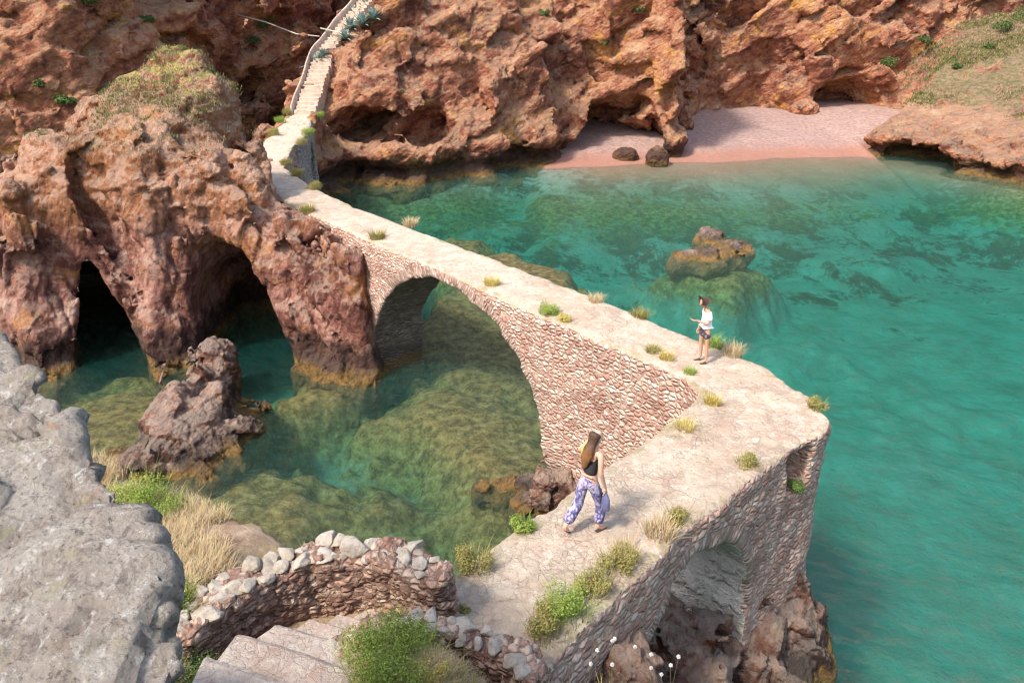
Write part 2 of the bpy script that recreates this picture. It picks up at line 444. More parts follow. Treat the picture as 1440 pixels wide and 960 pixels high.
def sd_cliff(P):
    x, y, z = P[:, 0], P[:, 1], P[:, 2]
    d2 = sdpoly(x, y, FP)
    lean = np.interp(x, [-70, -30, -24, -20, -14, -13, -6, 2, 8, 12, 15, 20, 34, 50], [0.22, 0.14, 0.02, -0.10, 0.0, 0.42, 0.42, 0.30, 0.22, 0.30, 0.25, -0.02, -0.06, 0.1]).astype(np.float32)
    D = d2 * 0.93 + lean * np.clip(z - 1.5, 0, 30) * 0.9
    # undercut at the waterline
    und = np.interp(x, [-70, -14, -12, 5, 6, 60], [0.3, 0.5, 1.3, 1.3, 0.2, 0.1])
    D = D + und * np.exp(-((z - 0.9) / 0.8) ** 2) + np.where(z < 0, 0.2 * z, 0)
    # ledge on the left part of the main face
    led = np.exp(-((x + 8.5) / 5.0) ** 2) * sstep(3.4, 2.4, z) * 1.7
    D = D - led
    # buttresses and gullies
    D = D + 1.5 * np.sin(x * 0.23 + 0.6 + 0.05 * z) * sstep(1, 7, z) * (x > -12) * (x < 14)
    # passage and stair bench: cut above the stair line
    sx = np.interp(y, [54.6, 62, 66.5, 69.5, 74], [-14.75, -14.6, -13.2, -12.2, -10.5])
    zs = np.where(y < 54.6, 4.1, stair_z(y) - 0.6)
    corridor = np.maximum(np.maximum(x - sx - 1.15 - np.interp(y, [54, 58, 62, 70], [0.35, 0.5, 1.2, 1.6]) * np.clip(z - zs, 0, 9), sx - 3.5 - x), zs - z)
    corridor = np.maximum(corridor, 47 - y)
    D = smax(D, -corridor, 0.35)
    # ridge under the stair drops away to the left
    left = np.maximum(np.maximum(sx - 0.9 - x, z - zs - 0.6) , 52 - y)
    gul = np.maximum(np.maximum(x - (sx - 1.25), (sx - 6.5) - x), (zs + 0.4) - (sx - 1.25 - x) * 1.5 - z)
    D = smax(D, -np.maximum(gul, 49 - y), 0.6)
    rav = np.maximum(np.maximum(x - (sx - 1.3), -22.5 - x), np.maximum(np.maximum(47 - y, y - 64.5), (zs - 0.2) - (sx - 1.3 - x) * 1.2 - z))
    D = smax(D, -rav, 0.6)
    # caves
    def cave(c, r, k=0.5):
        return ell(P, c, r)
    D = smax(D, -cave((-10.9, 57.4, 3.6), (2.0, 4.4, 1.35)), 0.3)
    D = smax(D, -cave((-7.5, 56.6, 3.2), (3.3, 2.1, 0.8)), 0.3)
    D = smax(D, -cave((9.2, 67.4, 0.3), (4.6, 6.2, 4.1)), 0.4)
    D = smax(D, -cave((34.9, 79.6, 1.6), (4.1, 7.4, 4.5)), 0.4)
    D = smax(D, -cave((-22.3, 58, 2.0), (2.4, 9, 7.0)), 0.8)
    D = smax(D, -cave((-35.5, 50, 2.0), (4.6, 4, 1.7)), 0.4)
    D = smax(D, -cave((1.2, 60.2, 0.6), (2.2, 2.6, 0.9)), 0.3)
    # crest far above the frame
    top = 20.0 + 3 * np.sin(x * 0.13)
    D = smax(D, (z - top) * 0.9, 1.0)
    return D
def rg_cliff(P):
    Q = P.copy(); Q[:, 0] = P[:, 0] * 0.88 + P[:, 2] * 0.48; Q[:, 2] = P[:, 2] * 0.88 - P[:, 0] * 0.48
    Q = Q + 0.5 * np.stack([fbm(P, 0.5, 2, 33)] * 3, 1)
    a, ca, ra = facet(Q / np.array([4.2, 3.6, 2.4], np.float32), 35); b, cb_, rb = facet(Q / np.array([1.9, 1.7, 1.0], np.float32), 36)
    return 1.3 * fbm(P, 0.12, 2, 11) + 1.25 * a + 0.7 * (ra - 0.5) + 0.36 * b + 0.22 * (rb - 0.5) + 0.12 * np.exp(-ca / 0.05) - 0.05
def dp_cliff(P, N):
    far = sstep(14.5, 16.5, P[:, 0])[:]
    d1, c1, g1 = blocks(P, N, big=1.4, small=0.5, amp=0.55, stretch=(0.85, 0.85, 1.35), seed=3, tilt=0.5)
    d2, c2, g2 = blocks(P, N, big=1.4, small=0.5, amp=0.5, stretch=(0.9, 0.9, 1.2), seed=5, tilt=0.0)
    d = d1 * (1 - far) + d2 * far; return d, c1 * (1 - far) + c2 * far, g1
def cv_cliff(P):
    out = np.full(len(P), -9., np.float32)
    for c, r in (((35.2, 78.5, 1.3), (4.2, 9.0, 4.3)), ((32.8, 77.5, 1.3), (3.0, 5.0, 2.2)), ((36.8, 77.5, 1.6), (3.0, 8.5, 3.5)), ((9.1, 66.6, 0.2), (4.2, 5.6, 3.3)), ((-11.3, 57.4, 3.5), (1.5, 3.6, 0.95)), ((-8.4, 56.9, 3.1), (2.6, 2.0, 0.6))):
        m = (np.abs(P - np.array(c, np.float32)) < np.array(r, np.float32) + 1).all(1)
        if m.any(): out[m] = np.maximum(out[m], -(ell(P[m], c, r) + 0.25 * fbm(P[m], 0.9, 3, 39)))
    return out
me = rock('cliff', sd_cliff, (-62, 38, -2.0), (58, 88, 17.5), 0.27, M['cliff'], 1, rg_cliff, 3.0, dp_cliff, carve=cv_cliff)
o = link('cliff', me, M['cliff']); tag(o, 'high red and ochre rock face with sea caves closing the cove', 'cliff', kind='structure')

# right-hand headland: grass above, bare rock at the foot
HP = [(30.4, 66.9), (31.0, 65.0), (33.4, 60.2), (36.8, 54.2), (41, 49), (50, 42), (66, 36), (66, 86), (38.2, 86), (39.4, 79), (36.0, 73.0), (31.8, 69.0)]
def sd_head(P):
    x, y, z = P[:, 0], P[:, 1], P[:, 2]
    d2 = sdpoly(x, y, HP)
    k = np.clip(-d2, 0, 40)
    dl = (x - 31) * 0.88 + (y - 65) * 0.475
    bench = np.minimum(np.interp(k, [0, 1.2, 3.0, 40], [1.3, 2.6, 6.5, 60]), np.interp(dl, [-2, 0, 1.6, 3.2, 5, 9, 14, 20, 27, 40], [1.2, 1.7, 2.4, 2.9, 3.7, 5.6, 7.9, 10.4, 13.2, 17]))
    und = 1.0 * np.exp(-((z - 0.5) / 0.6) ** 2)
    D = smax(d2 + und, (z - bench) * 0.82, 0.6)
    D = smax(D, -ell(P, (33.5, 62.5, 0.2), (3.2, 3.2, 1.1)), 0.3)
    return D
def rg_head(P):
    return 0.75 * fbm(P, 0.22, 4, 51) + 0.45 * ridged(P, 0.4, 4, 57)
def dp_head(P, N):
    d, c, g = blocks(P, N, big=2.0, small=0.6, amp=0.9, stretch=(0.7, 0.8, 2.2), seed=23, tilt=-0.35)
    k = 1 - 0.7 * sstep(2.6, 3.6, P[:, 2])
    return d * k, c, g
me = rock('headland', sd_head, (28, 38, -2.0), (62, 85, 16), 0.32, M['slope'], 1, rg_head, 2.0, dp_head)
head_me = me
o = link('hillside', me, M['slope']); tag(o, 'grassy hillside with bare red rock at its foot on the right of the cove', 'hillside', kind='structure')

# ------------------------------------------------------------------ rock stack with two sea caves
SP = [(-27, 31), (-24, 28.5), (-20.3, 25.4), (-18.0, 23.6), (-16.6, 23.2), (-15.7, 24.6), (-13.8, 24.9), (-13.0, 23.6), (-11.6, 24.4), (-10.2, 24.6), (-8.7, 24.7), (-7.0, 23.9), (-5.4, 23.1), (-4.75, 23.3), (-4.7, 25.0), (-6.0, 27.3), (-8.0, 30.0),
      (-9.6, 33.0), (-10.3, 36.0), (-11.2, 40), (-12.6, 44), (-15.0, 44.0), (-17, 38), (-22, 36), (-27, 37)]
STOP = [(-13.2, 26.9, 8.2), (-11.0, 26.5, 7.6), (-15.3, 26.8, 7.7), (-17.3, 26.7, 6.3), (-19.3, 26.3, 3.7), (-20.5, 28, 3.6), (-22, 28, 3.2), (-26, 32, 3.2), (-13.5, 29.6, 10.0), (-13.0, 30.4, 10.6), (-12.2, 30.4, 10.4), (-11.4, 29.8, 9.7), (-12.0, 28.6, 8.9), (-13.4, 28.4, 8.7), (-14.6, 29.6, 9.5), (-15.6, 29.6, 8.9), (-17.4, 28.6, 7.8), (-11.2, 31.0, 9.6),
        (-10.4, 29.4, 6.6), (-10.6, 30.8, 7.4), (-9.6, 26.4, 5.4), (-8.4, 26.5, 5.0), (-7.0, 25.3, 4.7), (-5.4, 24.0, 4.4), (-10.2, 31.2, 5.0), (-9.2, 28.6, 4.95), (-11.2, 33.5, 4.9), (-12.4, 36, 4.9), (-11.2, 37.5, 4.7), (-12.2, 42, 4.7), (-14.5, 34, 7.0), (-18, 33, 6), (-13.6, 38.5, 4.3), (-15.0, 42, 3.6), (-23, 34, 5)]
DECKC = [(-14.3, 43.0), (-13.39, 40.5), (-12.1, 35.7), (-10.3, 31.4), (-8.95, 28.73), (-6.21, 25.35), (-3.61, 22.4), (-0.43, 21.6), (-3.18, 24.7), (-6.05, 28.1), (-8.54, 31.5), (-10.9, 35.7), (-11.9, 40.5), (-12.2, 43.0)]
PATHC = [(-14.1, 42.2), (-14.5, 46), (-15.5, 52), (-15.62, 55.0), (-13.95, 55.0), (-13.6, 52), (-12.7, 48), (-11.95, 42.2)]
def sd_stack(P):
    x, y, z = P[:, 0], P[:, 1], P[:, 2]
    d2 = sdpoly(x, y, SP)
    lean = np.interp(x, [-26, -18, -15, -9.5, -8, -5], [0.24, 0.20, 0.20, 0.16, 0.16, 0.06]).astype(np.float32)
    D = d2 + lean * np.clip(z - 0.6, 0, 7.5) + 0.25 * np.exp(-((z - 0.7) / 0.7) ** 2)
    D = D - 0.35 * sstep(0.7, -0.3, z)
    D = smax(D, (z - idw(x, y, STOP, 3.2)) * 0.75, 0.35)
    # overhanging prow above the caves
    D = smin(D, ell(P, (-12.4, 27.2, 5.6), (3.0, 2.2, 1.9)), 0.9)
    D = smax(D, -np.maximum(np.minimum(sdpoly(x, y, DECKC), sdpoly(x, y, PATHC)) - 0.75, 4.6 - z), 0.12)
    return D
def cv_stack(P):
    x, y, z = P[:, 0], P[:, 1], P[:, 2]
    nz_ = 0.16 * fbm(P, 1.1, 3, 79)
    cx = -9.9 - 0.04 * (y - 24.5) - 0.13 * np.clip(z, 0, 5)
    q = np.sqrt(((x - cx) / 1.75) ** 2 + ((z + 0.6) / np.clip(5.5 - 0.62 * (y - 25), 1.5, 5.6)) ** 2)
    a = np.maximum((q - 1) * 1.4, np.abs(y - 25.2) - 4.8) + nz_
    ux, uy = -0.52, 0.854
    px = (x + 15.25) * uy - (y - 25.4) * ux; al = (x + 15.25) * ux + (y - 25.4) * uy
    q = np.sqrt((px / (1.15 - 0.15 * np.clip(z, 0, 4))) ** 2 + ((z + 0.2) / 3.9) ** 2)
    b = np.maximum((q - 1) * 1.2, np.abs(al - 4) - 9) + nz_
    return -np.minimum(a, b)
def rg_stack(P):
    Q = P.copy(); Q[:, 0] = P[:, 0] + 0.22 * P[:, 2]; Q = Q + 0.3 * np.stack([fbm(P, 0.8, 2, 73)] * 3, 1)
    a, ca, ra = facet(Q / np.array([1.7, 1.6, 3.0], np.float32), 75); b, cb_, rb = facet(Q / np.array([0.75, 0.75, 1.2], np.float32), 76)
    kt = 1 - 0.55 * sstep(7.0, 8.8, P[:, 2])
    return (0.35 * fbm(P, 0.25, 2, 71) + 0.55 * a + 0.32 * (ra - 0.5) + 0.20 * b + 0.14 * (rb - 0.5) + 0.12 * np.exp(-ca / 0.05)) * kt - 0.02
def dp_stack(P, N):
    d, c, g = blocks(P, N, big=0.9, small=0.30, amp=0.45, stretch=(1.4, 1.3, 0.6), seed=41, tilt=-0.22)
    d2, c2, g2 = blocks(P, N, big=0.9, small=0.28, amp=0.5, stretch=(0.8, 0.8, 1.4), seed=43, tilt=0.3)
    k = sstep(5.0, 6.2, P[:, 2])
    cw = P * np.array([0.62, 0.5, 0.17], np.float32); cw[:, 0] += 0.10 * P[:, 2]
    f1, f2, r1, _ = worley(cw + 0.18 * np.stack([fbm(P, 0.9, 3, 47)] * 3, 1), 46)
    big = 0.08 * (r1 - 0.5) - 0.16 * np.exp(-(f2 - f1) / 0.045)
    d = d + big; d2 = d2 + 0.4 * big + 0.10 * ridged(P, 1.5, 4, 48)
    return d * (1 - k) + d2 * k, c * (1 - k) + c2 * k, g
me = rock('stack', sd_stack, (-27, 21.5, -1.6), (-3.6, 45, 11.8), 0.14, M['stack'], 1, rg_stack, 1.6, dp_stack, carve=cv_stack)
stack_me = me
o = link('sea_stack', me, M['stack'], base=(-12.5, 29, 0)); tag(o, 'tall pink and ochre rock stack pierced by two dark sea caves, grass on its crest', 'rock stack')

# small rocks standing in the water: one closed mesh each
def lump(name, parts, lo, hi, h, mat, label, cat='rock', seed=0, amp=1.0, group=None, sm=0.4, lv=1, small=0.3, rgh=0.35):
    def sd(P):
        D = None
        for c, r in parts:
            e = ell(P, c, r); D = e if D is None else smin(D, e, sm)
        return D
    def rg(P):
        a, ca, ra = facet(P / np.array([2.6 * small, 2.6 * small, 3.6 * small], np.float32), seed + 7)
        return rgh * amp * (0.6 * fbm(P, 0.7 / max(0.4, small * 2.5), 3, seed) + 1.1 * a + 0.8 * (ra - 0.5))
    def dp(P, N): return blocks(P, N, big=small * 2.2, small=small * 0.8, amp=amp * 0.8, stretch=(1, 1, 1), seed=seed, tilt=0.5)
    me = rock(name, sd, lo, hi, h, mat, lv, rg, 1.2, dp)
    b = parts[0][0]
    o = link(name, me, mat, base=(b[0], b[1], 0)); tag(o, label, cat, group)
    return o
lump('rock', [((-10.0, 20.8, 0.0), (0.65, 2.3, 1.8)), ((-9.9, 22.0, 0.6), (0.6, 1.0, 1.4)), ((-10.4, 18.9, -0.2), (0.75, 1.5, 1.3)), ((-9.4, 19.6, -0.2), (0.65, 1.7, 1.3)), ((-8.5, 20.0, -0.5), (0.7, 2.0, 0.8)), ((-10.4, 17.7, -0.3), (0.7, 0.8, 1.0)), ((-11.3, 18.4, -0.5), (0.9, 0.8, 0.7)), ((-9.2, 17.8, -0.5), (0.7, 0.8, 0.8))],
     (-13.3, 15.2, -1.5), (-5.6, 25, 4.2), 0.11, M['wetrock'], 'jagged brown pinnacle standing in the left pool before the caves', seed=81, amp=0.7, small=0.4)
lump('rock', [((11.3, 40.2, -0.35), (1.0, 1.2, 1.05)), ((10.3, 37.6, -0.45), (1.5, 1.2, 0.85)), ((11.9, 38.6, -0.4), (1.1, 1.2, 0.85)), ((9.0, 37.4, -0.5), (0.9, 0.7, 0.65))], (7, 34, -1.2), (15.5, 43, 2.4), 0.13, M['wetrock'],
     'low brown rocky islet alone in the turquoise bay', seed=91, amp=0.7)
lump('rock', [((0.75, 16.5, -0.1), (0.5, 0.5, 0.8)), ((-0.35, 17.0, -0.45), (0.8, 0.45, 0.55)), ((1.35, 16.0, 0.0), (0.7, 0.5, 1.15)), ((0.6, 16.0, -0.3), (0.5, 0.4, 0.7))], (-2.4, 14.6, -1.0), (2.8, 18.2, 2.0), 0.07, M['wetrock'],
     'dark brown rock at the water by the right foot of the big arch', seed=95, amp=0.7, small=0.22, rgh=0.25)
lump('rock', [((4.9, 11.9, -0.4), (1.7, 1.6, 2.3)), ((3.4, 11.6, -0.5), (1.8, 1.0, 1.9)), ((2.2, 10.4, -0.7), (1.1, 0.9, 1.7)), ((5.3, 10.9, -0.8), (1.2, 1.2, 1.6)), ((4.2, 10.7, -0.3), (1.3, 0.9, 1.6)), ((2.7, 10.0, -0.2), (1.1, 0.9, 2.3)), ((3.0, 9.3, -0.4), (1.1, 0.8, 1.8))], (-0.9, 6.8, -1.4), (8.8, 14.3, 4.5), 0.085, M['wetrock'],
     'dark reddish rock carrying the corner of the bridge', seed=99, amp=0.8, small=0.26, rgh=0.35)
lump('rock', [((-23.0, 38.5, 0.5), (3.2, 2.6, 3.6)), ((-25.5, 39, 0.5), (3, 2.5, 2.6))], (-29, 35, -1), (-18.5, 42.5, 5.4), 0.16, M['stack'], 'sunlit ochre rock seen through the small left arch of the stack', seed=97, amp=0.9)
lump('boulder', [((9.6, 63.4, 0.45), (1.15, 0.9, 0.75))], (7.8, 61.8, -0.6), (11.4, 65, 1.8), 0.12, M['cliff'], 'flat brown boulder on the sand in the arched cave mouth, left of two', seed=105, amp=0.6, small=0.3, rgh=0.2)
lump('boulder', [((12.0, 61.9, 0.4), (0.95, 0.9, 1.1))], (10.4, 60.2, -0.8), (13.6, 63.6, 2.2), 0.12, M['cliff'], 'upright brown boulder at the sand edge, right of two by the cave mouth', seed=107, amp=0.6, small=0.3, rgh=0.2)
lump('boulder', [((30.6, 80.0, 2.2), (1.2, 1.0, 0.9)), ((29.6, 80.4, 2.0), (0.8, 0.8, 0.7))], (27, 77.5, 0), (34.6, 83, 4.9), 0.16, M['cliff'], 'rounded orange boulder at the left jamb of the far beach cave', seed=109, amp=0.7, small=0.35, rgh=0.25)

# ------------------------------------------------------------------ sea bed, beach, water
MOUNDS = [(-13.0, 20.5, 4.2, 4.2, -0.35), (-7.8, 16.6, 3.2, 2.6, -0.4), (-6.3, 23.3, 1.8, 1.2, -0.25), (0.3, 25.5, 3.6, 5.0, -0.35), (-0.9, 20.5, 2.6, 3.2, -0.42), (0.8, 17.0, 2.6, 2.6, -0.6), (-1.9, 30, 1.8, 3.0, -0.4), (-1.0, 36.5, 3.1, 3.4, -0.12), (1.4, 34.0, 1.6, 2.2, -0.15), (-3.6, 41, 2.5, 2.0, -0.6),
          (0.2, 14.6, 1.8, 1.8, -1.3), (10.7, 38.3, 2.7, 2.1, -0.75), (2.6, 9.6, 2.6, 1.8, -0.45), (5.2, 10.8, 2.4, 2.2, -0.6), (19, 27, 3.0, 2.0, -3.6), (-20, 22, 3.5, 3, -0.6), (-14, 40, 4, 8, -0.5), (8, 51, 7, 4, -2.6), (-4, 52, 8, 3, -2.2), (22, 46, 4, 3, -2.8), (14, 32, 2.4, 1.6, -3.2), (-20, 33, 4, 5, -0.3), (32, 30, 6, 3, -3.9)]
def bed_z(x, y):
    z = np.full(x.shape, -3.6, np.float32) - 1.2 * sstep(3, 20, x) * sstep(45, 20, y)
    pool = sstep(3.0, 0.5, x) * sstep(32, 27, y); z = z + 1.0 * pool
    PW = np.stack([x, y, np.zeros_like(x)], -1).reshape(-1, 3)
    wx = x + (1.7 * fbm(PW, 0.28, 4, 131)).reshape(x.shape) * 1.6; wy = y + (1.7 * fbm(PW, 0.28, 4, 132)).reshape(x.shape) * 1.6
    rn = (0.16 * ridged(PW, 0.8, 4, 133) + 0.2 * fbm(PW, 1.6, 3, 134)).reshape(x.shape)
    for (a, b, rx, ry, zt) in MOUNDS:
        k = sstep(1.95, 0.35, np.sqrt(((wx - a) / rx) ** 2 + ((wy - b) / ry) ** 2) + rn)
        z = z + (zt - z) * k
    P = np.stack([x, y, np.zeros_like(x)], -1).reshape(-1, 3)
    yb = np.interp(x, [-60, 4, 14, 30.5, 34, 60], [58, 60.5, 62.8, 65.8, 61, 50])
    t = y - yb + (1.2 * fbm(np.stack([x, y * 0.5, np.zeros_like(x)], -1).reshape(-1, 3), 0.22, 4, 140)).reshape(x.shape)
    beach = np.interp(t, [-26, -16, -8, -3.5, 0, 3, 16, 40], [-4.0, -3.2, -1.5, -0.38, 0.02, 0.55, 2.0, 2.6]).astype(np.float32)
    wgt = sstep(-6, 3, x) * np.maximum(sstep(33.5, 31.5, x), sstep(66, 70, y))
    z = np.maximum(z, beach * wgt + (1 - wgt) * -9)
    d = sdpoly(x, y, HP); z = np.maximum(z, -0.35 - np.clip(d, 0, 30) * 0.42)
    d = sdpoly(x, y, FP); z = np.maximum(z, -0.5 - np.clip(d, 0, 30) * 0.40)
    amp = 0.20 * sstep(0.1, -0.8, z)
    nz = fbm(P, 0.45, 4, 120).reshape(x.shape) + 0.5 * ridged(P, 0.9, 3, 121).reshape(x.shape)
    f1 = fbm(P, 0.12, 3, 128).reshape(x.shape)
    nz2 = (fbm(P, 0.6, 4, 122) + 0.5 * ridged(P, 1.1, 3, 123)).reshape(x.shape) * 0.13 * sstep(0, 0.6, z)
    return z + nz * amp + f1 * 0.7 * amp / 0.3 + nz2
def grid(xs, ys):
    X, Y = np.meshgrid(xs, ys, indexing='ij'); Z = bed_z(X.astype(np.float32), Y.astype(np.float32))
    V = np.stack([X, Y, Z], -1).reshape(-1, 3); n, m = len(xs), len(ys)
    i, j = np.meshgrid(np.arange(n - 1), np.arange(m - 1), indexing='ij'); b = (i * m + j).ravel()
    return V, np.stack([b, b + m, b + m + 1, b + 1], 1)
xs = np.concatenate([[-420, -200, -100], np.arange(-50, -24, 0.5), np.arange(-24, 20, 0.16), np.arange(20, 50, 0.3), [55, 70, 100, 200, 420]])
ys = np.concatenate([[-300, -100, -40, -15], np.arange(-5, 8, 0.5), np.arange(8, 45, 0.16), np.arange(45, 86, 0.25), [90, 100, 120, 300, 600]])
V, Q = grid(xs, ys)
zc = V[Q][:, :, 2].max(1)
bm = mesh_np('bed', V, Q)
parts = split_mesh(bm, (zc > -0.02) * 1)
t = NT('seabed_material')
c = t.ramp(t.noise(0.6, 6, 0.65), [(0.35, (0.24, 0.25, 0.19)), (0.55, (0.31, 0.325, 0.26)), (0.75, (0.38, 0.39, 0.32))])
weed = t.map(t.math('ADD', t.noise(0.30, 10, 0.80, dist=0.3), t.map(t.xyz[1], 26, 50, -0.10, 0.07)), 0.52, 0.62)
c = t.mix(t.math('MULTIPLY', weed, 0.9), c, t.mix(t.noise(1.5, 5, 0.7), (0.035, 0.04, 0.022), (0.11, 0.085, 0.04)))
zz = t.math('ADD', t.xyz[2], t.math('MULTIPLY', t.math('SUBTRACT', t.noise(0.9, 8, 0.78), 0.5), 3.4))
rk = t.ramp(t.noise(2.6, 10, 0.8), [(0.32, (0.045, 0.032, 0.018)), (0.44, (0.15, 0.09, 0.03)), (0.54, (0.33, 0.205, 0.065)), (0.66, (0.46, 0.33, 0.16))])
kk = t.map(zz, -2.9, -1.5); kk = t.math('MULTIPLY', kk, t.map(t.xyz[1], 58, 52))
c = t.mix(kk, c, rk)
sandy = t.math('MULTIPLY', t.map(t.xyz[1], 54, 60), t.map(t.xyz[0], 2, 8)); c = t.mix(t.math('MULTIPLY', sandy, 0.9), c, t.mix(t.noise(1.1, 5, 0.7), (0.30, 0.14, 0.08), (0.40, 0.23, 0.145)))
t.bsdf(c, 0.95, t.bump(t.noise(2.5, 8, 0.7), 0.3, 0.8), 0.1)
M['bed'] = t.m
t = NT('beach_sand')
c = t.mix(t.map(t.noise(3.0, 8, 0.75), 0.35, 0.65), (0.25, 0.155, 0.13), (0.40, 0.275, 0.235))
wet = t.map(t.math('ADD', t.xyz[2], t.math('MULTIPLY', t.noise(0.4, 3, 0.5), 0.35)), 1.0, 0.35)
c = t.mix(t.math('MULTIPLY', wet, 0.8), c, (0.30, 0.135, 0.09))
peb = t.map(t.vor(2.2), 0.16, 0.08); c = t.mix(t.math('MULTIPLY', peb, t.map(t.noise(0.7, 3), 0.5, 0.62, 0, 0.8)), c, (0.24, 0.13, 0.1))
t.bsdf(c, 0.9, t.bump(t.math('ADD', t.noise(6, 8, 0.75), t.math('MULTIPLY', t.noise(1.2, 4), 1.5)), 0.12, 0.7), 0.2)
M['sand'] = t.m
tag(link('seabed', parts[0], M['bed']), kind='structure')
tag(link('beach', parts[1], M['sand']), 'pink sand beach at the foot of the orange cliff', 'beach', kind='structure')
# the water: a closed body with an absorbing volume, fine waves as real displacement near the camera plus bump
wxs = np.concatenate([[-420], np.linspace(-60, 60, 3), [420]])
V = [(-420, -300, 0), (420, -300, 0), (420, 600, 0), (-420, 600, 0), (-420, -300, -14), (420, -300, -14), (420, 600, -14), (-420, 600, -14)]
F = [(0, 1, 2, 3), (7, 6, 5, 4), (0, 4, 5, 1), (1, 5, 6, 2), (2, 6, 7, 3), (3, 7, 4, 0)]
me = mesh_np('water', V, F, False)
t = NT('sea_water')
wp = t.rot(t.P, (0, 0, 0.35)); wv = t.vmul(wp, (0.9, 2.0, 1))
n1 = t.noise(1.7, 6, 0.68, vec=wv, dist=0.9); n2 = t.noise(4.2, 4, 0.6, vec=wv, dist=0.6)
rn_ = t.n('ShaderNodeTexNoise'); rn_.noise_type = 'RIDGED_MULTIFRACTAL'; t.put(rn_.inputs['Vector'], t.vmul(wp, (0.55, 1.7, 1))); rn_.inputs['Scale'].default_value = 1.5; rn_.inputs['Detail'].default_value = 3; rn_.inputs['Roughness'].default_value = 0.6; rn_.inputs['Distortion'].default_value = 0.5
cal = t.map(t.noise(0.10, 2, 0.5), 0.35, 0.65, 0.45, 1.0)
hgt = t.math('MULTIPLY', t.math('ADD', n1, t.math('ADD', t.math('MULTIPLY', n2, 0.25), t.math('MULTIPLY', rn_.outputs['Fac'], 0.22))), cal)
nrm = t.bump(hgt, 1.7, 1.0)
tr = t.n('ShaderNodeBsdfTransparent'); tr.inputs[0].default_value = (0.98, 1, 1, 1)
df = t.n('ShaderNodeBsdfDiffuse'); df.inputs[0].default_value = (0.06, 0.50, 0.42, 1); t.put(df.inputs['Normal'], nrm)
nrm2 = t.bump(hgt, 4.5, 1.0); t.put(df.inputs['Normal'], nrm2)
gl = t.n('ShaderNodeBsdfGlossy'); gl.inputs['Roughness'].default_value = 0.11; t.put(gl.inputs['Normal'], nrm); gl.inputs[0].default_value = (1, 1, 1, 1)
dp_ = t.n('ShaderNodeVectorMath', operation='DOT_PRODUCT'); t.put(dp_.inputs[0], nrm); t.put(dp_.inputs[1], t.geo.outputs['Incoming'])
sch = t.math('POWER', t.math('SUBTRACT', 1.0, t.math('ABSOLUTE', dp_.outputs['Value']), clamp=True), 4.2)
fres = t.math('ADD', 0.03, t.math('MULTIPLY', sch, 0.97), clamp=True)
m1 = t.n('ShaderNodeMixShader'); m1.inputs[0].default_value = 0.12
t.t.links.new(tr.outputs[0], m1.inputs[1]); t.t.links.new(df.outputs[0], m1.inputs[2])
m2 = t.n('ShaderNodeMixShader'); t.t.links.new(fres, m2.inputs[0]); t.t.links.new(m1.outputs[0], m2.inputs[1]); t.t.links.new(gl.outputs[0], m2.inputs[2])
t.t.links.new(m2.outputs[0], t.out.inputs[0])
va = t.n('ShaderNodeVolumeAbsorption'); va.inputs['Color'].default_value = (0.0, 0.84, 0.80, 1); va.inputs['Density'].default_value = 0.22
t.t.links.new(va.outputs[0], t.out.inputs['Volume'])
M['water'] = t.m
tag(link('water', me, t.m), kind='structure')
# ------------------------------------------------------------------ the stone footbridge
INNER = [(-14.3, 43.0), (-13.39, 40.5), (-12.1, 35.7), (-10.3, 31.4), (-8.95, 28.73), (-6.21, 25.35), (-3.61, 22.4), (-1.65, 20.05), (1.1, 16.75), (3.58, 13.8), (3.78, 13.1), (2.72, 11.65), (0.20, 9.0), (-0.33, 8.4), (-0.95, 7.75), (-1.05, 7.1)]
OUTER = [(0.35, 6.1), (1.0, 7.05), (2.66, 8.85), (4.6, 10.75), (5.75, 11.68), (6.0, 12.1), (5.98, 12.9), (5.5, 14.25), (4.56, 15.35), (1.58, 19.25), (-0.43, 21.6), (-3.18, 24.7), (-6.05, 28.1), (-8.54, 31.5), (-10.9, 35.7), (-11.9, 40.5), (-12.2, 43.0)]
DECK = INNER + OUTER
FN = np.array([0.766, 0.643]); FT = np.array([-0.643, 0.766])      # across / along the far arm
F0 = np.array([3.57, 13.78])
A1 = (9.35 / 2 + 3.97 - 0.05, 0.35, 4.55, 4.32)                          # arch 1: centre along, z, a, b
NN = np.array([0.742, -0.67]); NTG = np.array([-0.67, -0.742])
N0 = np.array([5.75, 11.68])
A2 = (3.75, 2.1, 1.75, 2.2)
def far_s(x, y): return (x - F0[0]) * FT[0] + (y - F0[1]) * FT[1]
def near_s(x, y): return (x - N0[0]) * NTG[0] + (y - N0[1]) * NTG[1]
def near_w(x, y): return (x - N0[0]) * NN[0] + (y - N0[1]) * NN[1]
def arch_q(s, z, A):
    q = np.sqrt(((s - A[0]) / A[2]) ** 2 + (np.clip(z - A[1], 0, 99) / A[3]) ** 2)
    return q
def arches(P):
    x, y, z = P[:, 0], P[:, 1], P[:, 2]
    q1 = (arch_q(far_s(x, y), z, A1) - 1) * 4.4
    q1 = np.maximum(q1, -(far_s(x, y) - 0.5))
    q2 = (arch_q(near_s(x, y), z, A2) - 1) * 2.0
    w = near_w(x, y); q2 = np.maximum(q2, np.maximum(w - 2.0, -w - 3.0)); q2 = np.maximum(q2, y - 12.6)
    return q1, q2
def deck_z(x, y):
    return 5.0 + 0.06 * fbm(np.stack([x, y, 0 * x], -1), 0.35, 2, 201)
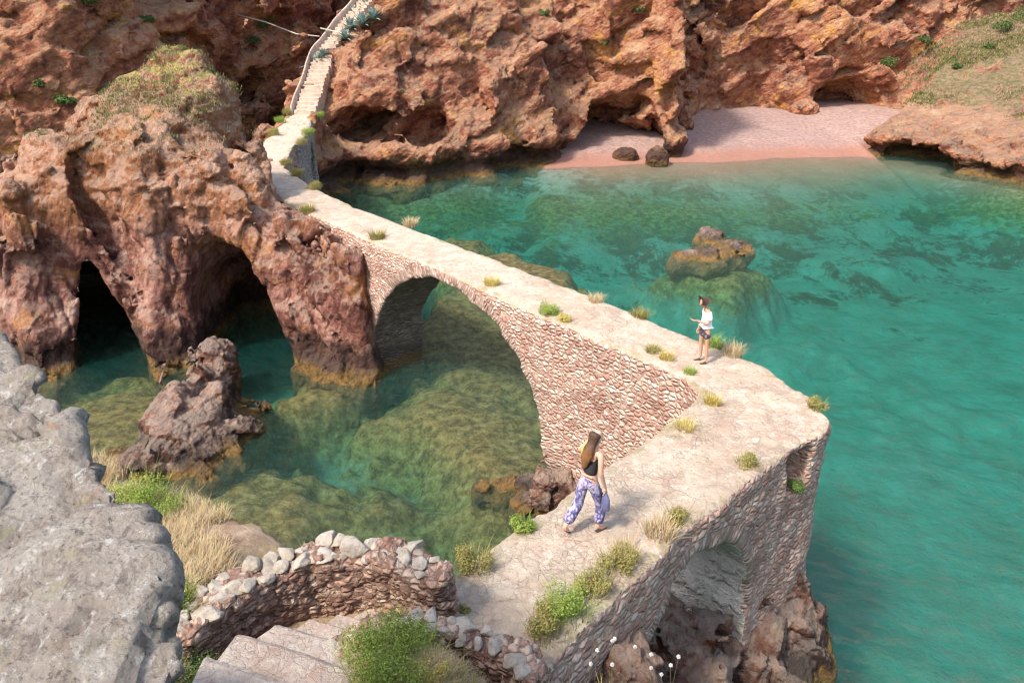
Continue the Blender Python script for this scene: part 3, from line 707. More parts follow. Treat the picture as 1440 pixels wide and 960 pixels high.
def sd_bridge(P):
    x, y, z = P[:, 0], P[:, 1], P[:, 2]
    d = sdpoly(x, y, DECK) + 0.035 * (z - 5.0)
    D = smax(d, z - deck_z(x, y), 0.05)
    q1, q2 = arches(P)
    D = np.maximum(D, -q1); D = np.maximum(D, -q2)
    # niche under the corner slab
    s, wv = near_s(x, y), near_w(x, y)
    b = np.maximum(np.maximum(np.abs(s - 0.72) - 0.36, np.abs(z - 4.42) - 0.36), np.abs(wv) - 0.75)
    D = np.maximum(D, -b)
    return D
def rg_bridge(P):
    top = sstep(4.85, 5.0, P[:, 2])
    edge = fbm(P, 1.6, 3, 211) * 0.10 + 0.05 * fbm(P, 0.5, 2, 214)
    return edge * (1 - 0.75 * top)
def masonry(P, N):
    """displacement and per-stone attributes: rubble, arch rings, ashlar piers, paving"""
    x, y, z = P[:, 0], P[:, 1], P[:, 2]
    s, ns = far_s(x, y), near_s(x, y)
    isfar = (x - 3.7) * -0.1 + (y - 12.4) > 0
    q1 = arch_q(s, z, A1); q2 = arch_q(ns, z, A2)
    # wall coordinates
    u = np.where(isfar, s, ns); v = np.where(isfar, (x - F0[0]) * FN[0] + (y - F0[1]) * FN[1], near_w(x, y))
    W = np.stack([u, v, z], 1).astype(np.float32)
    Wn = W + 0.04 * np.stack([fbm(W, 3, 2, 220), fbm(W, 3, 2, 221), fbm(W, 3, 2, 222)], 1)
    rub = worley(Wn / np.array([0.235, 0.235, 0.165], np.float32), 231)
    ash = worley(Wn / np.array([0.42, 0.5, 0.095], np.float32), 233, 0.7)
    ang = np.where(isfar, np.arctan2(z - A1[1], s - A1[0]), np.arctan2(z - A2[1], ns - A2[0]))
    qq = np.where(isfar, q1, q2)
    V = np.stack([ang * np.where(isfar, 4.4, 2.2) / 0.10, (qq - 1) * np.where(isfar, 4.0, 2.2) / 0.32 + 0.5, v / 0.45], 1).astype(np.float32)
    vou = worley(V, 235, 0.5)
    pav = worley(Wn / np.array([0.36, 0.36, 0.5], np.float32), 237)
    ring = sstep(1.095, 1.07, np.where(isfar, qq, 1 + (qq - 1) * 0.55)) * (z > np.where(isfar, A1[1], A2[1]))
    sof = (qq < 1.012) & (z > 0.3)
    ring = np.where(sof, 1.0, ring)
    # ashlar: pier zones beside the big arch
    asz = sstep(0.75, 0.55, np.abs(s - (A1[0] - A1[2]))) * sstep(1.9, 1.6, z) * isfar
    asz = np.maximum(asz, sstep(1.5, 1.2, np.abs(s - (A1[0] + A1[2]) - 0.9)) * sstep(3.2, 2.9, z) * isfar)
    asz = np.where(sof & isfar, 0, asz)
    top = sstep(0.6, 0.85, N[:, 2]) * sstep(4.5, 4.8, z)
    def mixw(i):
        r = rub[i] * (1 - asz) + ash[i] * asz
        r = r * (1 - ring) + vou[i] * ring
        return r * (1 - top) + pav[i] * top
    gapw = np.exp(-(mixw(1) - mixw(0)) / 0.13)
    cell = mixw(2)
    amp = 0.048 * (1 - 0.55 * np.maximum(ring, asz)) * (1 - 0.72 * top) * np.where(isfar, 1, 0.75)
    d = 0.030 * ridged(P, 2.6, 4, 240) * (1 - 0.6 * top) + 0.010 * (cell - 0.5)
    return d, cell, gapw, np.clip(ring + asz, 0, 1), top
V, Q = surface(sd_bridge, (-14.6, 5.6, -1.3), (6.6, 42.6, 5.4), 0.095, rg_bridge, 0.4)
me = subdiv(mesh_np('b', V, Q), 1)
P = get_v(me); N = get_n(me)
d, cell, gapw, ashl, topw = masonry(P, N)
me.vertices.foreach_set('co', (P + N * d[:, None]).astype(np.float32).ravel()); me.update()
set_attr(me, 'cell', cell); set_attr(me, 'gap', gapw); set_attr(me, 'ashlar', ashl)
# faces -> deck, arch soffits, walls of the two arms
Q = get_q(me); Pc = P[Q].mean(1); Nc = N[Q].mean(1)
q1 = arch_q(far_s(Pc[:, 0], Pc[:, 1]), Pc[:, 2], A1); q2 = arch_q(near_s(Pc[:, 0], Pc[:, 1]), Pc[:, 2], A2)
key = np.full(len(Q), 1)
farm = (Pc[:, 0] - 3.7) * -0.1 + (Pc[:, 1] - 12.6) > 0
vv = np.where(farm, (Pc[:, 0] - F0[0]) * FN[0] + (Pc[:, 1] - F0[1]) * FN[1], -near_w(Pc[:, 0], Pc[:, 1]))
key[(vv > 0.95)] = 2
key[~farm] += 2
key[(Nc[:, 2] > 0.6) & (Pc[:, 2] > 4.72)] = 0
key[(q1 < 1.02) & farm & (np.abs(Nc[:, 0] * FN[0] + Nc[:, 1] * FN[1]) < 0.6)] = 5
key[(q2 < 1.025) & ~farm & (Pc[:, 1] < 12.4) & (np.abs(Nc[:, 0] * NN[0] + Nc[:, 1] * NN[1]) < 0.6) & (near_s(Pc[:, 0], Pc[:, 1]) > 1.8) & (Pc[:, 2] < 4.6)] = 6
bp = split_mesh(me, key)

def masonry_mat(name, stops, mortar_shade, wet=True, wash=None, ash=0.55, frame=None, size=(0.165, 0.105), arch=None):
    t = NT(name)
    if frame is None: O, T_, N_ = (0, 0), (1, 0), (0, 1)
    else: O, T_, N_ = frame
    X, Y, Z = t.xyz
    def dot(vec): return t.math('ADD', t.math('MULTIPLY', t.math('SUBTRACT', X, float(O[0])), float(vec[0])), t.math('MULTIPLY', t.math('SUBTRACT', Y, float(O[1])), float(vec[1])))
    s_, v_ = dot(T_), dot(N_)
    cb = t.n('ShaderNodeCombineXYZ'); t.put(cb.inputs[0], t.math('DIVIDE', s_, size[0])); t.put(cb.inputs[1], t.math('DIVIDE', v_, size[0] * 1.6)); t.put(cb.inputs[2], t.math('DIVIDE', Z, size[1]))
    wob = t.n('ShaderNodeVectorMath', operation='ADD'); t.put(wob.inputs[0], cb.outputs[0]); t.put(wob.inputs[1], t.vmul(t.noise(5, 4, 0.6, col=True), (0.9, 0.9, 0.9)))
    uv = wob.outputs[0]
    if arch is not None:
        a0, z0, R0 = arch
        ang = t.math('MULTIPLY', t.math('ARCTAN2', t.math('SUBTRACT', Z, z0), t.math('SUBTRACT', s_, a0)), R0 / 0.085)
        dx, dz = t.math('SUBTRACT', s_, a0), t.math('SUBTRACT', Z, z0)
        rad = t.math('SQRT', t.math('ADD', t.math('MULTIPLY', dx, dx), t.math('MULTIPLY', dz, dz)))
        c2 = t.n('ShaderNodeCombineXYZ'); t.put(c2.inputs[0], ang); t.put(c2.inputs[1], t.math('DIVIDE', v_, 0.30)); t.put(c2.inputs[2], t.math('DIVIDE', rad, 0.34))
        mxv = t.n('ShaderNodeMix', data_type='VECTOR'); t.put(mxv.inputs[0], t.map(t.attr('ashlar'), 0.45, 0.55)); t.put(mxv.inputs[4], uv); t.put(mxv.inputs[5], c2.outputs[0]); uv = mxv.outputs[1]
    ed = t.vor(1.0, vec=uv, feature='DISTANCE_TO_EDGE', rnd=0.85)
    cs = t.sep(t.vor(1.0, vec=uv, out='Color', rnd=0.85)); cell = cs[0]
    gap = t.map(ed, 0.13, 0.03)
    f = t.math('ADD', t.math('MULTIPLY', cell, 0.70), t.math('MULTIPLY', t.noise(0.6, 5, 0.65), 0.30))
    c = t.ramp(f, stops)
    c = t.mix(t.map(cs[1], 0.76, 0.84, 0, 0.3), c, stops[-1][1])
    c = t.mix(t.math('MULTIPLY', t.attr('ashlar'), ash), c, t.mix(cell, (0.30, 0.20, 0.155), (0.48, 0.37, 0.30)))
    sp = t.noise(11, 9, 0.8)
    c = t.mix(t.map(sp, 0.51, 0.62, 0, 0.6), c, t.mix(0.5, c, (0.09, 0.05, 0.04)))
    c = t.mix(t.map(sp, 0.46, 0.37, 0, 0.6), c, t.mix(0.5, c, (0.72, 0.56, 0.46)))
    c = t.mix(t.math('MULTIPLY', gap, 0.7), c, mortar_shade)  # joint mortar, its tone darkened for the shade between stones
    if wash: c = t.mix(t.map(t.noise(0.9, 8, 0.76, dist=0.5), 0.50, 0.62, 0, 0.75), c, wash)
    if wet:
        zz = t.math('ADD', Z, t.math('MULTIPLY', t.math('SUBTRACT', t.noise(1.2, 6, 0.7), 0.5), 1.8))
        c = t.mix(t.map(zz, 1.25, 0.55, 0, 0.7), c, (0.055, 0.042, 0.034))
        c = t.mix(t.map(zz, 0.35, 0.0, 0, 0.8), c, (0.16, 0.10, 0.035))
    dome = t.map(ed, 0.0, 0.32, 0, 1)
    hg = t.math('ADD', t.math('MULTIPLY', dome, 1.0), t.math('ADD', t.math('MULTIPLY', cell, 0.45), t.math('MULTIPLY', t.noise(13, 9, 0.8), 0.55)))
    t.bsdf(c, 0.93, t.bump(hg, size[0] * 0.26, 1.0), 0.2)
    return t.m
FF = (F0, FT, FN); NF = (N0, NTG, NN)
RS = [(0.1, (0.33, 0.165, 0.12)), (0.35, (0.47, 0.26, 0.195)), (0.6, (0.57, 0.37, 0.285)), (0.85, (0.68, 0.50, 0.41))]
M['rubble'] = masonry_mat('rubble_masonry', RS, (0.30, 0.20, 0.155), frame=FF, arch=(A1[0], A1[1], 4.4))
M['rubble_near'] = masonry_mat('rubble_masonry', RS, (0.30, 0.20, 0.155), frame=NF, arch=(A2[0], A2[1], 2.2))
M['shaded_wall'] = masonry_mat('shaded_masonry', [(0.1, (0.26, 0.115, 0.09)), (0.4, (0.40, 0.20, 0.16)), (0.6, (0.50, 0.29, 0.235)), (0.85, (0.60, 0.42, 0.35))], (0.19, 0.12, 0.10), frame=NF, size=(0.13, 0.075), arch=(A2[0], A2[1], 2.2))  # darker copy of the rubble colours, shade of the wall painted in
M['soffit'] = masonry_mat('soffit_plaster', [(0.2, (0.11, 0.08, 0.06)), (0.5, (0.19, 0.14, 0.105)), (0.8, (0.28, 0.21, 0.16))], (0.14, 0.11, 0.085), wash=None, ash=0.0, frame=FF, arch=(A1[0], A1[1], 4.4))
M['soffit2'] = masonry_mat('soffit_bounce_lit', [(0.2, (0.68, 0.62, 0.52)), (0.5, (0.76, 0.70, 0.60)), (0.8, (0.80, 0.75, 0.66))], (0.72, 0.66, 0.56), wash=(0.78, 0.72, 0.62), wet=False, ash=0.0, frame=NF, size=(0.5, 0.5))  # stone colour raised to carry sunlight bounced up under the arch
def paving_mat(name, a, b, crack, sc=1.0):
    t = NT(name)
    wv = t.n('ShaderNodeVectorMath', operation='ADD'); t.put(wv.inputs[0], t.P); t.put(wv.inputs[1], t.vmul(t.noise(2.2, 6, 0.65, col=True), (0.28, 0.28, 0.28)))
    e1 = t.vor(3.1 * sc, vec=wv.outputs[0], feature='DISTANCE_TO_EDGE'); cc = t.sep(t.vor(3.1 * sc, vec=wv.outputs[0], out='Color'))
    e2 = t.vor(8.5 * sc, vec=wv.outputs[0], feature='DISTANCE_TO_EDGE'); c2 = t.sep(t.vor(8.5 * sc, vec=wv.outputs[0], out='Color'))
    c = t.mix(t.map(t.noise(0.55, 7, 0.7), 0.38, 0.62), a, b)
    c = t.mix(t.math('MULTIPLY', cc[0], 0.45), c, tuple(min(0.8, x * 1.28) for x in b))
    c = t.mix(t.math('MULTIPLY', c2[1], 0.35), c, tuple(x * 0.72 for x in a))
    c = t.mix(t.map(t.noise(1.7, 9, 0.78, dist=0.4), 0.50, 0.62, 0, 0.6), c, (0.47, 0.29, 0.215))
    c = t.mix(t.map(t.noise(4.5, 9, 0.8), 0.47, 0.37, 0, 0.7), c, (0.70, 0.61, 0.50))
    c = t.mix(t.map(t.noise(6, 9, 0.8), 0.54, 0.63, 0, 0.6), c, (0.33, 0.22, 0.165))
    worn = t.map(t.noise(0.8, 5, 0.65), 0.40, 0.60)
    g1 = t.math('MULTIPLY', t.map(e1, 0.055, 0.012), worn)
    g2 = t.math('MULTIPLY', t.map(e2, 0.10, 0.03), t.map(t.noise(1.3, 5, 0.65), 0.46, 0.60))
    c = t.mix(t.math('MULTIPLY', g1, 0.22), c, crack)
    c = t.mix(t.math('MULTIPLY', g2, 0.28), c, crack)
    c = t.mix(t.map(t.math('ADD', t.noise(1.9, 8, 0.78), t.math('MULTIPLY', t.attr('edge'), 0.12)), 0.61, 0.68, 0, 0.75), c, (0.36, 0.30, 0.155))
    hg = t.math('SUBTRACT', t.math('ADD', t.noise(9, 10, 0.8), t.math('ADD', t.math('MULTIPLY', cc[1], 0.25), t.math('MULTIPLY', c2[0], 0.2))), t.math('ADD', t.math('MULTIPLY', g1, 0.16), t.math('MULTIPLY', g2, 0.2)))
    t.bsdf(c, 0.93, t.bump(hg, 0.07, 1.0), 0.2)
    return t.m
M['paving'] = paving_mat('worn_paving', (0.49, 0.365, 0.265), (0.60, 0.49, 0.375), (0.34, 0.235, 0.175))
dk = bp[0]
dv = get_v(dk); set_attr(dk, 'edge', sstep(-0.35, -0.05, sdpoly(dv[:, 0], dv[:, 1], DECK)))
br = empty('stone_footbridge', (3.0, 12.0, 0)); tag(br, 'long bent stone footbridge of pink rubble with pale worn paving crossing the cove', 'bridge')
bl = (-3.0, -12.0, 0)
def bpart(name, k, mat, label=None):
    o = link(name, bp[k], mat, parent=br); o.location = bl
    if label: o['label'] = label
    return o
bpart('deck', 0, M['paving'])
bpart('wall', 1, M['rubble'], 'sunlit pink rubble wall facing the pool')
bpart('wall', 2, M['rubble'])
bpart('wall', 3, M['rubble_near'])
bpart('wall', 4, M['shaded_wall'], 'shaded dark purplish wall over the near arch')
bpart('arch_soffit', 5, M['soffit'])
bpart('arch_soffit', 6, M['soffit2'], 'underside of the near arch, coloured pale for bounced sunlight')
BX = [(0, 1, 2, 3), (7, 6, 5, 4), (0, 4, 5, 1), (1, 5, 6, 2), (2, 6, 7, 3), (3, 7, 4, 0)]

# the path beyond the rock stack and its side arch
PATH = [(-14.1, 42.2), (-14.5, 46), (-15.5, 52), (-15.62, 55.0), (-13.95, 55.0), (-13.6, 52), (-12.7, 48), (-11.95, 42.2)]
def sd_path(P):
    x, y, z = P[:, 0], P[:, 1], P[:, 2]
    D = smax(sdpoly(x, y, PATH) - 0.03 * (5 - z), z - 5.0, 0.1)
    s = (y - 47.6)
    q = np.sqrt((s / 1.5) ** 2 + (np.clip(z - 2.2, 0, 9) / 1.9) ** 2)
    q = np.maximum((q - 1) * 1.5, 1.1 - z)
    q = np.maximum(q, -(x + 13.9))
    return np.maximum(D, -q)
def dp_path(P, N):
    r = worley(P / np.array([0.4, 0.4, 0.25], np.float32), 251); g = np.exp(-(r[1] - r[0]) / 0.12)
    return 0.05 * (r[2] - 0.5) - 0.04 * g, r[2], g
me = rock('p', sd_path, (-16.5, 41, -1), (-11, 56, 5.6), 0.14, M['rubble'], 1, lambda P: 0.12 * fbm(P, 1.2, 3, 255), 0.4, dp_path)
Pq = get_v(me)[get_q(me)].mean(1); Nq = get_n(me)[get_q(me)].mean(1)
pp = split_mesh(me, ((Nq[:, 2] > 0.6) & (Pq[:, 2] > 4.7)) * 1)
dv = get_v(pp[1]); set_attr(pp[1], 'edge', sstep(-0.35, -0.05, sdpoly(dv[:, 0], dv[:, 1], PATH)))
pa = empty('causeway', (-13.5, 48, 0)); tag(pa, 'narrow pale causeway with one small side arch leading to the far stairs', 'causeway')
for nm, k, mt in (('paving', 1, M['paving']), ('wall', 0, None)):
    mt = mt or masonry_mat('grey_masonry', [(0.2, (0.22, 0.15, 0.13)), (0.5, (0.35, 0.27, 0.24)), (0.8, (0.46, 0.38, 0.34))], (0.30, 0.25, 0.22))
    o = link(nm, pp[k], mt, parent=pa); o.location = (13.5, -48, 0)

# ------------------------------------------------------------------ far stairs up the cliff
def prism(path_l, path_r, z_l, z_r, thick):
    """strip solid following two edge lines"""
    n = len(path_l); V = []; F = []
    for i in range(n):
        (a, b), (c, d) = path_l[i], path_r[i]
        V += [(a, b, z_l[i]), (c, d, z_r[i]), (c, d, z_r[i] - thick), (a, b, z_l[i] - thick)]
    for i in range(n - 1):
        o = i * 4
        for k in range(4):
            F.append((o + k, o + (k + 1) % 4, o + 4 + (k + 1) % 4, o + 4 + k))
    F.append((3, 2, 1, 0)); o = (n - 1) * 4; F.append((o, o + 1, o + 2, o + 3))
    return V, F
t = NT('stair_stone'); cc = t.mix(t.map(t.noise(3, 8, 0.75), 0.35, 0.65), (0.40, 0.29, 0.22), (0.60, 0.48, 0.38)); t.bsdf(cc, 0.92, t.bump(t.noise(9, 8, 0.75), 0.06, 0.8), 0.2); M['stair'] = t.m
st = empty('stone_staircase', (-14.75, 54.6, 5.0)); tag(st, 'weathered stone staircase climbing the cliff from the end of the causeway', 'stairs')
rs = random.Random(5)
NST = 34; RUN = 0.47
for i in range(NST):
    p, dd = stair_frame(i * RUN)
    if i % 1 == 0:
        z1 = 5.0 + (i + 1) * RUN * 0.50
        sd = Vector((dd.y, -dd.x, 0)); hw = 0.74 + rs.uniform(-0.05, 0.06)
        if i > 14: hw = 0.62
        a = p - sd * hw; b = p + sd * hw; q = dd * (RUN + 0.04)
        V = [(a.x, a.y, z1 - 1.3), (b.x, b.y, z1 - 1.3), (b.x + q.x, b.y + q.y, z1 - 1.3), (a.x + q.x, a.y + q.y, z1 - 1.3),
             (a.x + rs.uniform(-.03, .03), a.y + rs.uniform(-.04, .04), z1), (b.x, b.y + rs.uniform(-.05, .05), z1 - rs.uniform(0, .03)), (b.x + q.x, b.y + q.y, z1 - rs.uniform(0, .02)), (a.x + q.x, a.y + q.y, z1)]
        V = [(x + 14.75, y - 54.6, z - 5.0) for x, y, z in V]
        me = mesh_np('step', V, [(3, 2, 1, 0), (4, 5, 6, 7), (0, 1, 5, 4), (1, 2, 6, 5), (2, 3, 7, 6), (3, 0, 4, 7)], False)
        link('step', me, M['stair'], parent=st)
# parapet along the open left side
n = 40; L = []; Rr = []; zt = []
for i in range(n):
    u = -0.1 + i * 15.9 / (n - 1); p, dd = stair_frame(max(0, u)); sd = Vector((dd.y, -dd.x, 0))
    # smoothed offset of the parapet so it bends gently
    off = 0.80 + 0.05 * math.sin(u * 1.3)
    a = p - sd * (off + 0.34); b = p - sd * off
    L.append((a.x + 14.75, a.y - 54.6)); Rr.append((b.x + 14.75, b.y - 54.6)); zt.append(0.62 + max(0, u) * 0.50 + 0.04 * rs.uniform(-1, 1))
V, F = prism(L, Rr, zt, [z - 0.02 for z in zt], 2.6)
me = subdiv(mesh_np('parapet', V, F), 2)
link('parapet', me, M['stair'], parent=st)
# hand rail poles crossing the stair
def tube(pts, r, seg=7, cap=True):
    V = []; F = []; pts = [Vector(p) for p in pts]; n = len(pts)
    rr = r if isinstance(r, (list, tuple)) else [r] * n
    prev = None
    for i, p in enumerate(pts):
        d = (pts[min(i + 1, n - 1)] - pts[max(i - 1, 0)]).normalized()
        a = d.cross(Vector((0, 0, 1)) if abs(d.z) < 0.9 else Vector((1, 0, 0))).normalized() if prev is None else (prev - d * prev.dot(d)).normalized()
        prev = a; b = d.cross(a)
        for k in range(seg):
            t_ = 2 * math.pi * k / seg; V.append(p + (a * math.cos(t_) + b * math.sin(t_)) * rr[i])
    for i in range(n - 1):
        for k in range(seg): F.append((i * seg + k, i * seg + (k + 1) % seg, (i + 1) * seg + (k + 1) % seg, (i + 1) * seg + k))
    if cap:
        F.append(tuple(range(seg))[::-1]); F.append(tuple((n - 1) * seg + k for k in range(seg)))
    me = bpy.data.meshes.new('t'); me.from_pydata([tuple(v) for v in V], [], F); me.update()
    me.polygons.foreach_set('use_smooth', [True] * len(me.polygons)); return me
def simple(name, col, rough=0.8, **k):
    t = NT(name); c = t.mix(t.map(t.noise(k.get('ns', 6), 6, 0.7), 0.35, 0.65), tuple(x * k.get('lo', 0.75) for x in col), col)
    t.bsdf(c, rough, t.bump(t.noise(k.get('bs', 20), 4, 0.6), k.get('bd', 0.01), 0.5), k.get('spec', 0.3)); return t.m
M['pole'] = simple('bleached_wood', (0.55, 0.46, 0.38))
o = link('wooden_pole', tube([(-22.4, 66.0, 11.3), (-20.0, 65.5, 10.75), (-17.4, 64.6, 9.9), (-15.4, 63.9, 9.75)], 0.055), M['pole'], base=(-18.5, 65, 9.9)); tag(o, 'thin bleached pole leaning from the parapet towards the dark cliff', 'pole')
o = link('rail', tube([(-15.3, 64.1, 10.35), (-13.4, 63.4, 10.0), (-11.9, 63.2, 9.8)], 0.05), M['pole'], base=(-13.5, 63.5, 9.6)); tag(o, 'short pale rail crossing the far stair by the agaves', 'rail')

# rock abutment under the near arm
def sd_abut(P):
    x, y, z = P[:, 0], P[:, 1], P[:, 2]
    s, wv = near_s(x, y), near_w(x, y)
    D = smax(np.abs(wv + 0.90) - (1.12 + 0.26 * (4.1 - z)), np.abs(s - 7.6) - (2.1 + 0.28 * (4.1 - z)), 0.5)
    return smax(D, z - 4.15, 0.4)
me = rock('r', sd_abut, (-3.0, 3.6, -1.3), (5.6, 11.8, 4.6), 0.085, None, 1, lambda P: 0.30 * fbm(P, 0.8, 4, 601) + 0.22 * ridged(P, 1.3, 3, 602), 0.9, lambda P, N: blocks(P, N, big=0.8, small=0.26, amp=0.9, seed=603, tilt=0.4))
o = link('rock', me, M['wetrock'], base=(1.0, 7.5, 0)); tag(o, 'dark mossy rock under the wall left of the near arch', 'rock')
# ------------------------------------------------------------------ foreground ground
GP = [(-12, -14), (-14, 4), (-11, 8.5), (-8.6, 10.2), (-7.0, 10.5), (-6.0, 10.0), (-5.1, 9.5), (-4.1, 8.95), (-3.2, 8.5), (-2.4, 8.15), (-1.5, 7.95), (-1.0, 7.8), (-0.6, 7.0), (0.30, 6.25), (0.42, 5.6), (0.62, 4.9), (0.95, 3.9), (1.9, 2.4), (3, 0), (4, -14)]
def ground_z(x, y):
    z = np.full(x.shape, 4.98, np.float32)
    z = z + np.clip(9.6 - y, 0, 3.2) * 0.24 * sstep(-3.0, -3.9, x)
    z = np.where(x < -5.5, z + (-5.5 - x) * 0.15, z)
    z = z + 0.82 * np.exp(-(((x + 1.15) / 0.85) ** 2 + ((y - 5.45) / 0.72) ** 2) ** 2)
    z = np.maximum(z, 4.98 + 0.5 * sstep(5.75, 5.3, y) * sstep(-0.6, -0.2, x))
    z = z + np.clip(5.05 - y, 0, 4.9) * 1.06 + 0.75 * sstep(5.3, 4.6, y) * sstep(-1.6, -2.2, x) + 0.5 * sstep(5.1, 4.3, y)
    return np.minimum(z, 10.3)
def sd_ground(P):
    x, y, z = P[:, 0], P[:, 1], P[:, 2]
    d = sdpoly(x, y, GP) + 0.12 * (z - 5)
    D = smax(d, (z - ground_z(x, y)) * 0.8, 0.15)
    st_ = np.maximum(np.abs((x + 2.35) * 0.94 - (y - 6.1) * -0.0) - 0.75, np.maximum(4.75 - z, np.maximum(5.1 - y, y - 7.1)))
    return D
def dp_ground(P, N):
    d, c, g = blocks(P, N, big=0.9, small=0.28, amp=0.75, seed=301, tilt=0.3)
    k = 1 - 0.8 * sstep(0.5, 0.8, N[:, 2]); return d * k, c, g
me = rock('g', sd_ground, (-13, -3, -1.2), (4, 11.5, 10.6), 0.12, None, 1, lambda P: 0.12 * fbm(P, 0.7, 4, 305), 0.6, dp_ground)
t = NT('dry_ground')
c = t.ramp(t.noise(1.8, 9, 0.75), [(0.3, (0.17, 0.10, 0.065)), (0.5, (0.33, 0.22, 0.145)), (0.68, (0.50, 0.38, 0.27))])
c = t.mix(t.map(t.noise(1.1, 7, 0.7), 0.48, 0.62, 0, 0.7), c, (0.42, 0.31, 0.16))
side = t.map(t.Nz, 0.6, 0.3); c = t.mix(side, c, t.ramp(t.math('ADD', t.math('MULTIPLY', t.attr('cell'), 0.5), t.math('MULTIPLY', t.noise(1, 7, 0.7), 0.5)), [(0.3, (0.13, 0.06, 0.045)), (0.5, (0.30, 0.15, 0.11)), (0.7, (0.44, 0.29, 0.22))]))
t.bsdf(c, 0.95, t.bump(t.noise(9, 9, 0.75), 0.08, 0.9), 0.15); M['ground'] = t.m
o = link('ground', me, M['ground']); tag(o, kind='structure')

# lichen-covered slab on the left, close to the viewer
def _ray(px, py):
    T = R(24.5); a = (px - 720) / 1040; b = -(py - 480) / 1040
    return np.array((a, math.cos(T) + b * math.sin(T), -math.sin(T) + b * math.cos(T)))
C0 = np.array((0, 0, CAMZ))
A_, B_, D_ = np.array((-4.75, 6.3, 9.55)), np.array((-1.83, 3.0, 8.62)), np.array((-2.85, 2.9, 8.69))
A_, B_, D_ = [C0 + (q - C0) * 0.46 for q in (A_, B_, D_)]
n1 = np.cross(B_ - A_, D_ - A_); n1 /= np.linalg.norm(n1)
if np.dot(C0 - A_, n1) < 0: n1 = -n1
def on1(px, py):
    d = _ray(px, py); return C0 + d * (np.dot(A_ - C0, n1) / np.dot(d, n1))
sil = [on1(*p) for p in [(-260, 300), (0, 452), (62, 535), (112, 605), (180, 702), (226, 775), (246, 865), (266, 975), (300, 1250)]]
edges = []
for a, b in zip(sil[:-1], sil[1:]):
    e = (b - a) / np.linalg.norm(b - a); m = np.cross(n1, e)
    if np.dot(m, sil[3] - D_) < 0: m = -m
    m = m * 0.80 - n1 * 0.6; m /= np.linalg.norm(m); edges.append((a, m))
def sd_bould(P):
    D = (P - A_.astype(np.float32)) @ n1.astype(np.float32)
    for a, m in edges:
        D = smax(D, (P - a.astype(np.float32)) @ m.astype(np.float32), 0.10)
    D = smax(D - 0.04, -(P[:, 0] + 0.75 * P[:, 1] + 1.75), 0.2)
    return D
def dp_bould(P, N):
    a = worley(P / np.array([0.5, 0.5, 0.8], np.float32) + 0.35 * np.stack([fbm(P, 1.5, 2, 311)] * 3, 1), 312)
    f = ridged(P * np.array([1, 1, .7], np.float32), 2.2, 5, 314)
    b = worley(P / 0.11, 317)
    fp, fc, fr_2 = facet(P / 0.13, 319)
    fq, fc2, fr3 = facet(P / 0.45, 323)
    return 0.10 * fq + 0.03 * (fr3 - .5) - 0.02 * np.exp(-fc2 / 0.03) + 0.03 * f + 0.03 * fp + 0.012 * (fr_2 - .5) + 0.012 * (b[2] - .5) + 0.012 * ridged(P, 12, 3, 318), a[2], np.exp(-(a[1] - a[0]) / 0.05)
me = rock('b', sd_bould, (-5.4, -0.2, 6.6), (-0.4, 4.9, 12.0), 0.04, None, 1, lambda P: 0.05 * fbm(P, 0.8, 3, 320), 0.4, dp_bould)
o = link('boulder', me, M['boulder'], base=(-2.0, 2.2, 8.5)); tag(o, 'huge pale grey lichen-crusted boulder close at the lower left', 'boulder')

# ------------------------------------------------------------------ near walls and steps
def sdline(x, y, pts):
    d = np.full(x.shape, 1e9, np.float32)
    for (ax, ay), (bx, by) in zip(pts[:-1], pts[1:]):
        ex, ey = bx - ax, by - ay
        tt = np.clip(((x - ax) * ex + (y - ay) * ey) / (ex * ex + ey * ey), 0, 1)
        d = np.minimum(d, np.hypot(x - ax - ex * tt, y - ay - ey * tt))
    return d
W1 = [(-3.72, 6.15), (-3.5, 6.6), (-3.1, 7.1), (-2.55, 7.42), (-1.95, 7.5), (-1.4, 7.38), (-0.98, 7.1)]
W2 = [(-1.98, 6.0), (-1.72, 6.3), (-1.3, 6.48), (-0.9, 6.42), (-0.55, 6.30), (-0.25, 6.16), (0.12, 5.98), (0.22, 5.75)]
M['nearwall'] = masonry_mat('near_masonry', [(0.1, (0.16, 0.085, 0.062)), (0.4, (0.30, 0.17, 0.125)), (0.6, (0.42, 0.27, 0.20)), (0.85, (0.54, 0.40, 0.31))], (0.15, 0.095, 0.07), wet=False, size=(0.12, 0.07))
t = NT('white_limestone'); c = t.ramp(t.noise(2.6, 9, 0.75), [(0.3, (0.25, 0.20, 0.155)), (0.45, (0.40, 0.34, 0.275)), (0.6, (0.53, 0.465, 0.385)), (0.75, (0.62, 0.57, 0.49))])
c = t.mix(t.map(t.noise(3, 8, 0.78), 0.52, 0.62, 0, 0.7), c, (0.33, 0.26, 0.19)); c = t.mix(t.map(t.noise(7, 8, 0.78), 0.56, 0.64, 0, 0.7), c, (0.20, 0.15, 0.12)); c = t.mix(t.map(t.noise(2, 7, 0.7), 0.58, 0.66, 0, 0.6), c, (0.42, 0.30, 0.13)); t.bsdf(c, 0.92, t.bump(t.noise(13, 9, 0.75), 0.05, 0.9), 0.2); M['lime'] = t.m
